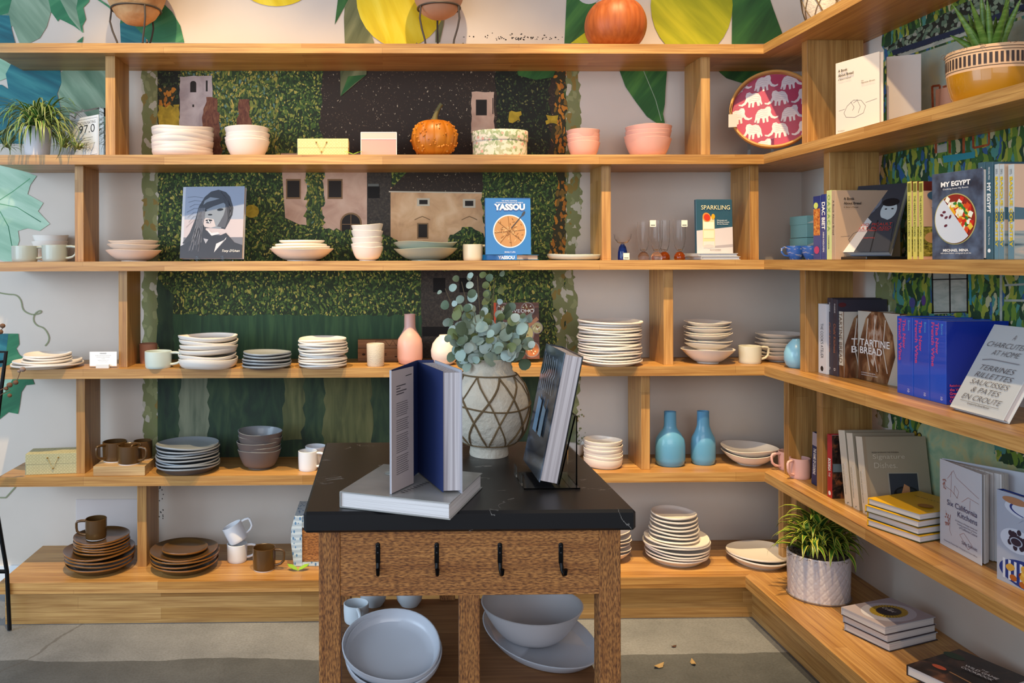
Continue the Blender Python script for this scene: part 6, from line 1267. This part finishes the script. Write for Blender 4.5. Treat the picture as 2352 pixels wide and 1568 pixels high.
PGV = NT('page_edges', .8); nn = PGV.n('ShaderNodeTexNoise', Vector=PGV.mapping((160, 160, 1.2)), Scale=1.4, Detail=2.0); PGV = PGV.out(PGV.ramp(nn.outputs['Fac'], [(.3, '#958c90'), (.6, '#cfc9cc')]))
MB().prism([(A.x, A.y), (B.x, B.y), (C.x, C.y), (E.x, E.y)], zb_+.006, zt_-.006, PGV).build('pages', r)
o = MB(); nrm = Vector((-in_.y, in_.x, 0)); 
slab(A-nrm*(-.0), B+in_*.002, .0012, zb_+.003, zt_-.003, NVY, 'endpaper', r, -1)
slab(E, C+in_*.004, .003, zb_, zt_, JKT, 'cover', r, 1)
slab(A+(A-B).normalized()*.004, E+(A-B).normalized()*.004, .004, zb_, zt_, NVY, 'spine', r, 1)
slab(A+(A-B).normalized()*.004, D, .003, zb_, zt_, NVY, 'cover', r, -1)
slab(D+Vector((-.0045, -.001, 0)), D+Vector((.0, -.0015, 0)), .004, zb_, zt_, JKT, 'board_edge', r, 1)
dr = (Gf-D).normalized(); Lf = (Gf-D).length
slab(D+Vector((0, -.004, 0)), Gf+Vector((0, -.004, 0)), .0012, zb_+.002, zt_-.002, FLP, 'jacket_flap', r, 1)
nf = Vector((dr.y, -dr.x, 0))
d = Decal(lambda u, v, l: (D.x+dr.x*u+nf.x*(.0008+.0002*l), D.y-.004+dr.y*u+nf.y*(.0008+.0002*l), zb_+v), 1.0); rr = random.Random(3)
d.line([(Lf*.62, Hh*.93), (Lf*.9, Hh*.935)], .0014, K_)
for k in range(4): d.line([(Lf*.2, Hh*(.86-.022*k)), (Lf*(.2+(.42, .18, .46, .34)[k]), Hh*(.864-.022*k))], .0018, mat('#3a3438', .7))
for k in range(34):
    if k in (7, 14, 24): continue
    d.line([(Lf*.2, Hh*(.72-.0175*k)), (Lf*(.2+rr.uniform(.48, .56)), Hh*(.725-.0175*k))], .0011, mat('#5a5254', .7))
d.build('lettering', r)
# dark book on its acrylic stand
X = .378; Yn = hz(1238, 1110, TZ+.015).y; Xn = hz(1238, 1110, TZ+.015).x
ln = .20; M = T((Xn-.0, Yn+.225, TZ+.018)) @ RZ(-PI/2) @ RX(-ln)
DK = streak('dark_photo_cover_glare', '#1c222e', '#34404e', '#6a7c90', (5, 5, 14), 1.4, .15)  # steel-blue streaks put blue glare into the dark cover's colour
book('thick dark glossy book leaning on a clear stand, seen from its page edge', M, .225, hy(1290, 800, Yn).z*0+.315, .046, DK, lambda d, w, h: [d.line([(w*(.3+.18*k), h*.35), (w*(.32+.18*k), h*.6)], .004, mat('#7a9ac0', .3)) for k in range(3)],
     lambda d, w, h: ([d.line([(w*(.18+.1*k), h*(.93-.02*(k % 2))), (w*(.22+.1*k), h*.80), (w*(.16+.1*k), h*.76), (w*(.2+.1*k), h*.64)], .003, mat('#aebccc', .3)) for k in range(7)], d.poly([(w*.25, h*.3), (w*.45, h*.3), (w*.45, h*.56), (w*.25, h*.58)], mat('#6a9cc4', .2), 2), d.poly([(w*.55, h*.3), (w*.72, h*.3), (w*.72, h*.52), (w*.55, h*.54)], mat('#7aa6c8', .2), 2)), name='art_book', pages=PGV, bm=mat('#121216', .2))  # pale zigzags are lettering; the bright blue panes are painted glare
o = MB(); xs0, xs1 = Xn-.036, Xn+.075; y0_, y1_ = Yn+.0, Yn+.15
o.box((xs0, y0_, TZ+.0004), (xs1, y1_, TZ+.004), AC); o.box((xs0-.003, y0_+.02, TZ+.004), (xs0, y0_+.05, TZ+.03), AC); o.box((xs0-.003, y1_-.05, TZ+.004), (xs0, y1_-.02, TZ+.03), AC)
for dy in (0, ):
    P0 = [(Xn+.052, TZ+.004), (Xn+.056, TZ+.004), (Xn+.096, TZ+.17), (Xn+.092, TZ+.17)]
    n = 4; o.add([(x, y0_+.03, z) for x, z in P0]+[(x, y1_-.03, z) for x, z in P0], [(0, 1, 2, 3), (7, 6, 5, 4)]+[(k, 4+k, 4+(k+1) % 4, (k+1) % 4) for k in range(4)], AC)
    P0 = [(xs1+.02, TZ+.0004), (xs1+.024, TZ+.0004), (Xn+.099, TZ+.17), (Xn+.0965, TZ+.17)]
    o.add([(x, y0_+.03, z) for x, z in P0]+[(x, y1_-.03, z) for x, z in P0], [(0, 1, 2, 3), (7, 6, 5, 4)]+[(k, 4+k, 4+(k+1) % 4, (k+1) % 4) for k in range(4)], AC)
o.box((xs1, y0_, TZ+.0004), (xs1+.024, y1_, TZ+.004), AC)
tag(o.build('acrylic_stand'), 'clear acrylic book stand on the black marble at the right', 'book stand')
# ---------------------------------------------------------------- lower shelf of the table
zl = LSZ+.0004; GLW = mat('#bfc3cc', .35, coat=.3); 
def low(name, label, cat, px, py, z, mb, M=Matrix.Identity(4), Y=None):
    p = hz(px, py, z) if Y is None else hy(px, py, Y); o = mb.build(name, None, 40); o.matrix_world = T((p.x, p.y, z)) @ M; return tag(o, label, cat)
c = hz(899, 1480, zl+.075); Mt2 = T(c) @ RX(.33)
for k in range(2):
    o = bowl_mesh(.1185+.001*(1-k), .036, GLW, 'dish', 70+k, .012, .003).build('deep_plate', None, 40)
    o.matrix_world = Mt2 @ T((.004*(1-k), -.004*(1-k), -.030-.015*(1-k)))
    tag(o, ('round grey-white deep plate tilted forward, under the other one', 'round grey-white deep plate tilted forward on top, left compartment')[k], 'plate', 'tilted deep plates on the lower table shelf')
c = hz(1232, 1400, zl+.115); R = 121*c.y/F
pp = hz(1240, 1487, zl)
o = MB().lathe([(0, .001), (.135, .001), (.138, 0), (.142, .003), (.162, .022), (.165, .026), (.162, .027), (.155, .02), (.138, .007), (0, .006)], GLW, 56, wob=.01, wz=.003, sx=1.32, sy=.80).build('oval_platter', None, 40)
pl_ = hz(1236, 1472, zl); o.matrix_world = T((pl_.x, pl_.y, zl)) @ RZ(-1.32); tag(o, 'large oval grey-white platter under the big bowl on the lower shelf', 'plate')
hb = .092
prof = [(0, .001), (R*.36, .001), (R*.38, 0), (R*.42, .002)]+[(R*(.42+.58*(k/9)**.62), .002+(hb-.002)*(k/9)**1.1) for k in range(1, 10)]+[(R-.003, hb+.001), (R-.006, hb-.001)]+[(R*(.42+.58*(k/9)**.62)-.005, .007+(hb-.007)*(k/9)**1.1) for k in range(8, 0, -1)]+[(0, .007)]
o = MB().lathe(prof, mat('#bcb9bc', .4, coat=.2), 60, wob=.006, wz=.002).build('serving_bowl', None, 40); bb_ = hz(1222, 1487, zl+.01)
o.matrix_world = T((hy(1222, 1400, bb_.y+.055).x, bb_.y+.055, zl+.010)); tag(o, 'large deep pale bowl standing on the oval platter under the table', 'bowl')
cm_ = hz(816, 1437, zl); mug('small white teacup with its handle turned forward, left compartment', 816, 1437, 58, 42, mat('#d0d8de', .3, coat=.3), -PI/2+.2, z=zl, Y=cm_.y+.03, name='teacup')
for px, lab in ((857, 'left'), (941, 'right')):
    c = hz(px, 1398, zl); s_ = (c.y+.04)/F
    low('planter', lab + ' one of two rounded white pots at the back of the lower table shelf', 'pot', px, 1398, zl, MB().lathe([(r_*s_, z_*s_) for r_, z_ in [(0, 1), (18, 1), (20, 0), (28, 12), (33, 35), (33, 70), (31, 72), (29, 68), (28, 35), (18, 6), (0, 4)]], mat('#c4c9ce', .35, coat=.3), 48), T((0, .03, 0)))
# dry leaves on the floor
DRY = mat('#9c8258', .7); DRK = mat('#4a2f20', .8)
for px, py, sz, rt, m_, lab in ((1514, 1532, .026, .5, DRY, 'curled tan dry leaf on the concrete nearest the table'), (1592, 1524, .022, 1.4, DRY, 'slender tan dry leaf on the concrete right of the curled one'), (1548, 1486, .012, .3, DRK, 'tiny dark dry leaf crumb on the concrete')):
    p = hz(px, py, 0); P = [(-1, 0), (-.5, .38), (.2, .45), (1, .05), (.3, -.4), (-.4, -.35)]; o = MB(); n = len(P)
    o.add([(x*sz, y*sz, .003+.010*(sz/.026)*x*x) for x, y in P]+[(x*sz, y*sz, .0015+.010*(sz/.026)*x*x) for x, y in P], [tuple(range(n)), tuple(range(2*n-1, n-1, -1))]+[(k, n+k, n+(k+1) % n, (k+1) % n) for k in range(n)], m_)
    o = tag(o.build('dry_leaf'), lab, 'leaf'); o.location = (p.x, p.y, 0); o.rotation_euler = (0, 0, rt)
# black metal rack at the left edge and its dried stems
BM = mat('#101214', .4, .5); a = hy(14, 808, 3.30); b = hy(-8, 970, 3.30); c_ = hy(-6, 1180, 3.30); d_ = hy(16, 1312, 3.30)
rk = MB(); rk.tube([hy(-60, 808, 3.30), a, hy(-2, 930, 3.30), hy(-14, 1040, 3.30)], .0085, BM, 6)
rk.tube([hy(-14, 1040, 3.30), c_, d_], .0085, BM, 6); rk.tube([d_, hy(-60, 1312, 3.30)], .0085, BM, 6)
for q in (840,): rk.tube([hy(-60, q, 3.30), hy(8, q-10, 3.30)], .006, BM, 6)
p1 = Vector((d_.x, 3.30, 0)); rk.tube([d_, Vector((d_.x+.01, 3.30, 0.004))], .0085, BM, 6)
tag(rk.build('metal_rack', None, 50), 'black metal rack cropped by the left picture edge beside the bookcase', 'rack')
DS = mat('#6a4a34', .8); DP = mat('#8a7468', .8); ds = MB()
def at(px, py): return hy(px, py, 3.28)
ds.tube([at(-40, 900), at(0, 896), at(22, 884), at(40, 872), at(46, 855)], .0016, DS, 5); ds.tube([at(-30, 930), at(4, 905), at(24, 896)], .0014, DS, 5); ds.tube([at(-30, 750), at(-2, 762), at(8, 752)], .0016, DS, 5)
for px, py, q in ((52, 848, .013), (44, 852, .008), (22, 884, .013), (36, 878, .012), (14, 892, .010), (22, 908, .010), (6, 748, .012), (1, 762, .012)): ds.ball(at(px, py), q, DP if py < 860 and py > 800 else DS, 8, (1, .7, .8))
tag(ds.build('dried_stems', None, 60), 'brown dried flower stems reaching in at the left picture edge', 'dried flowers')
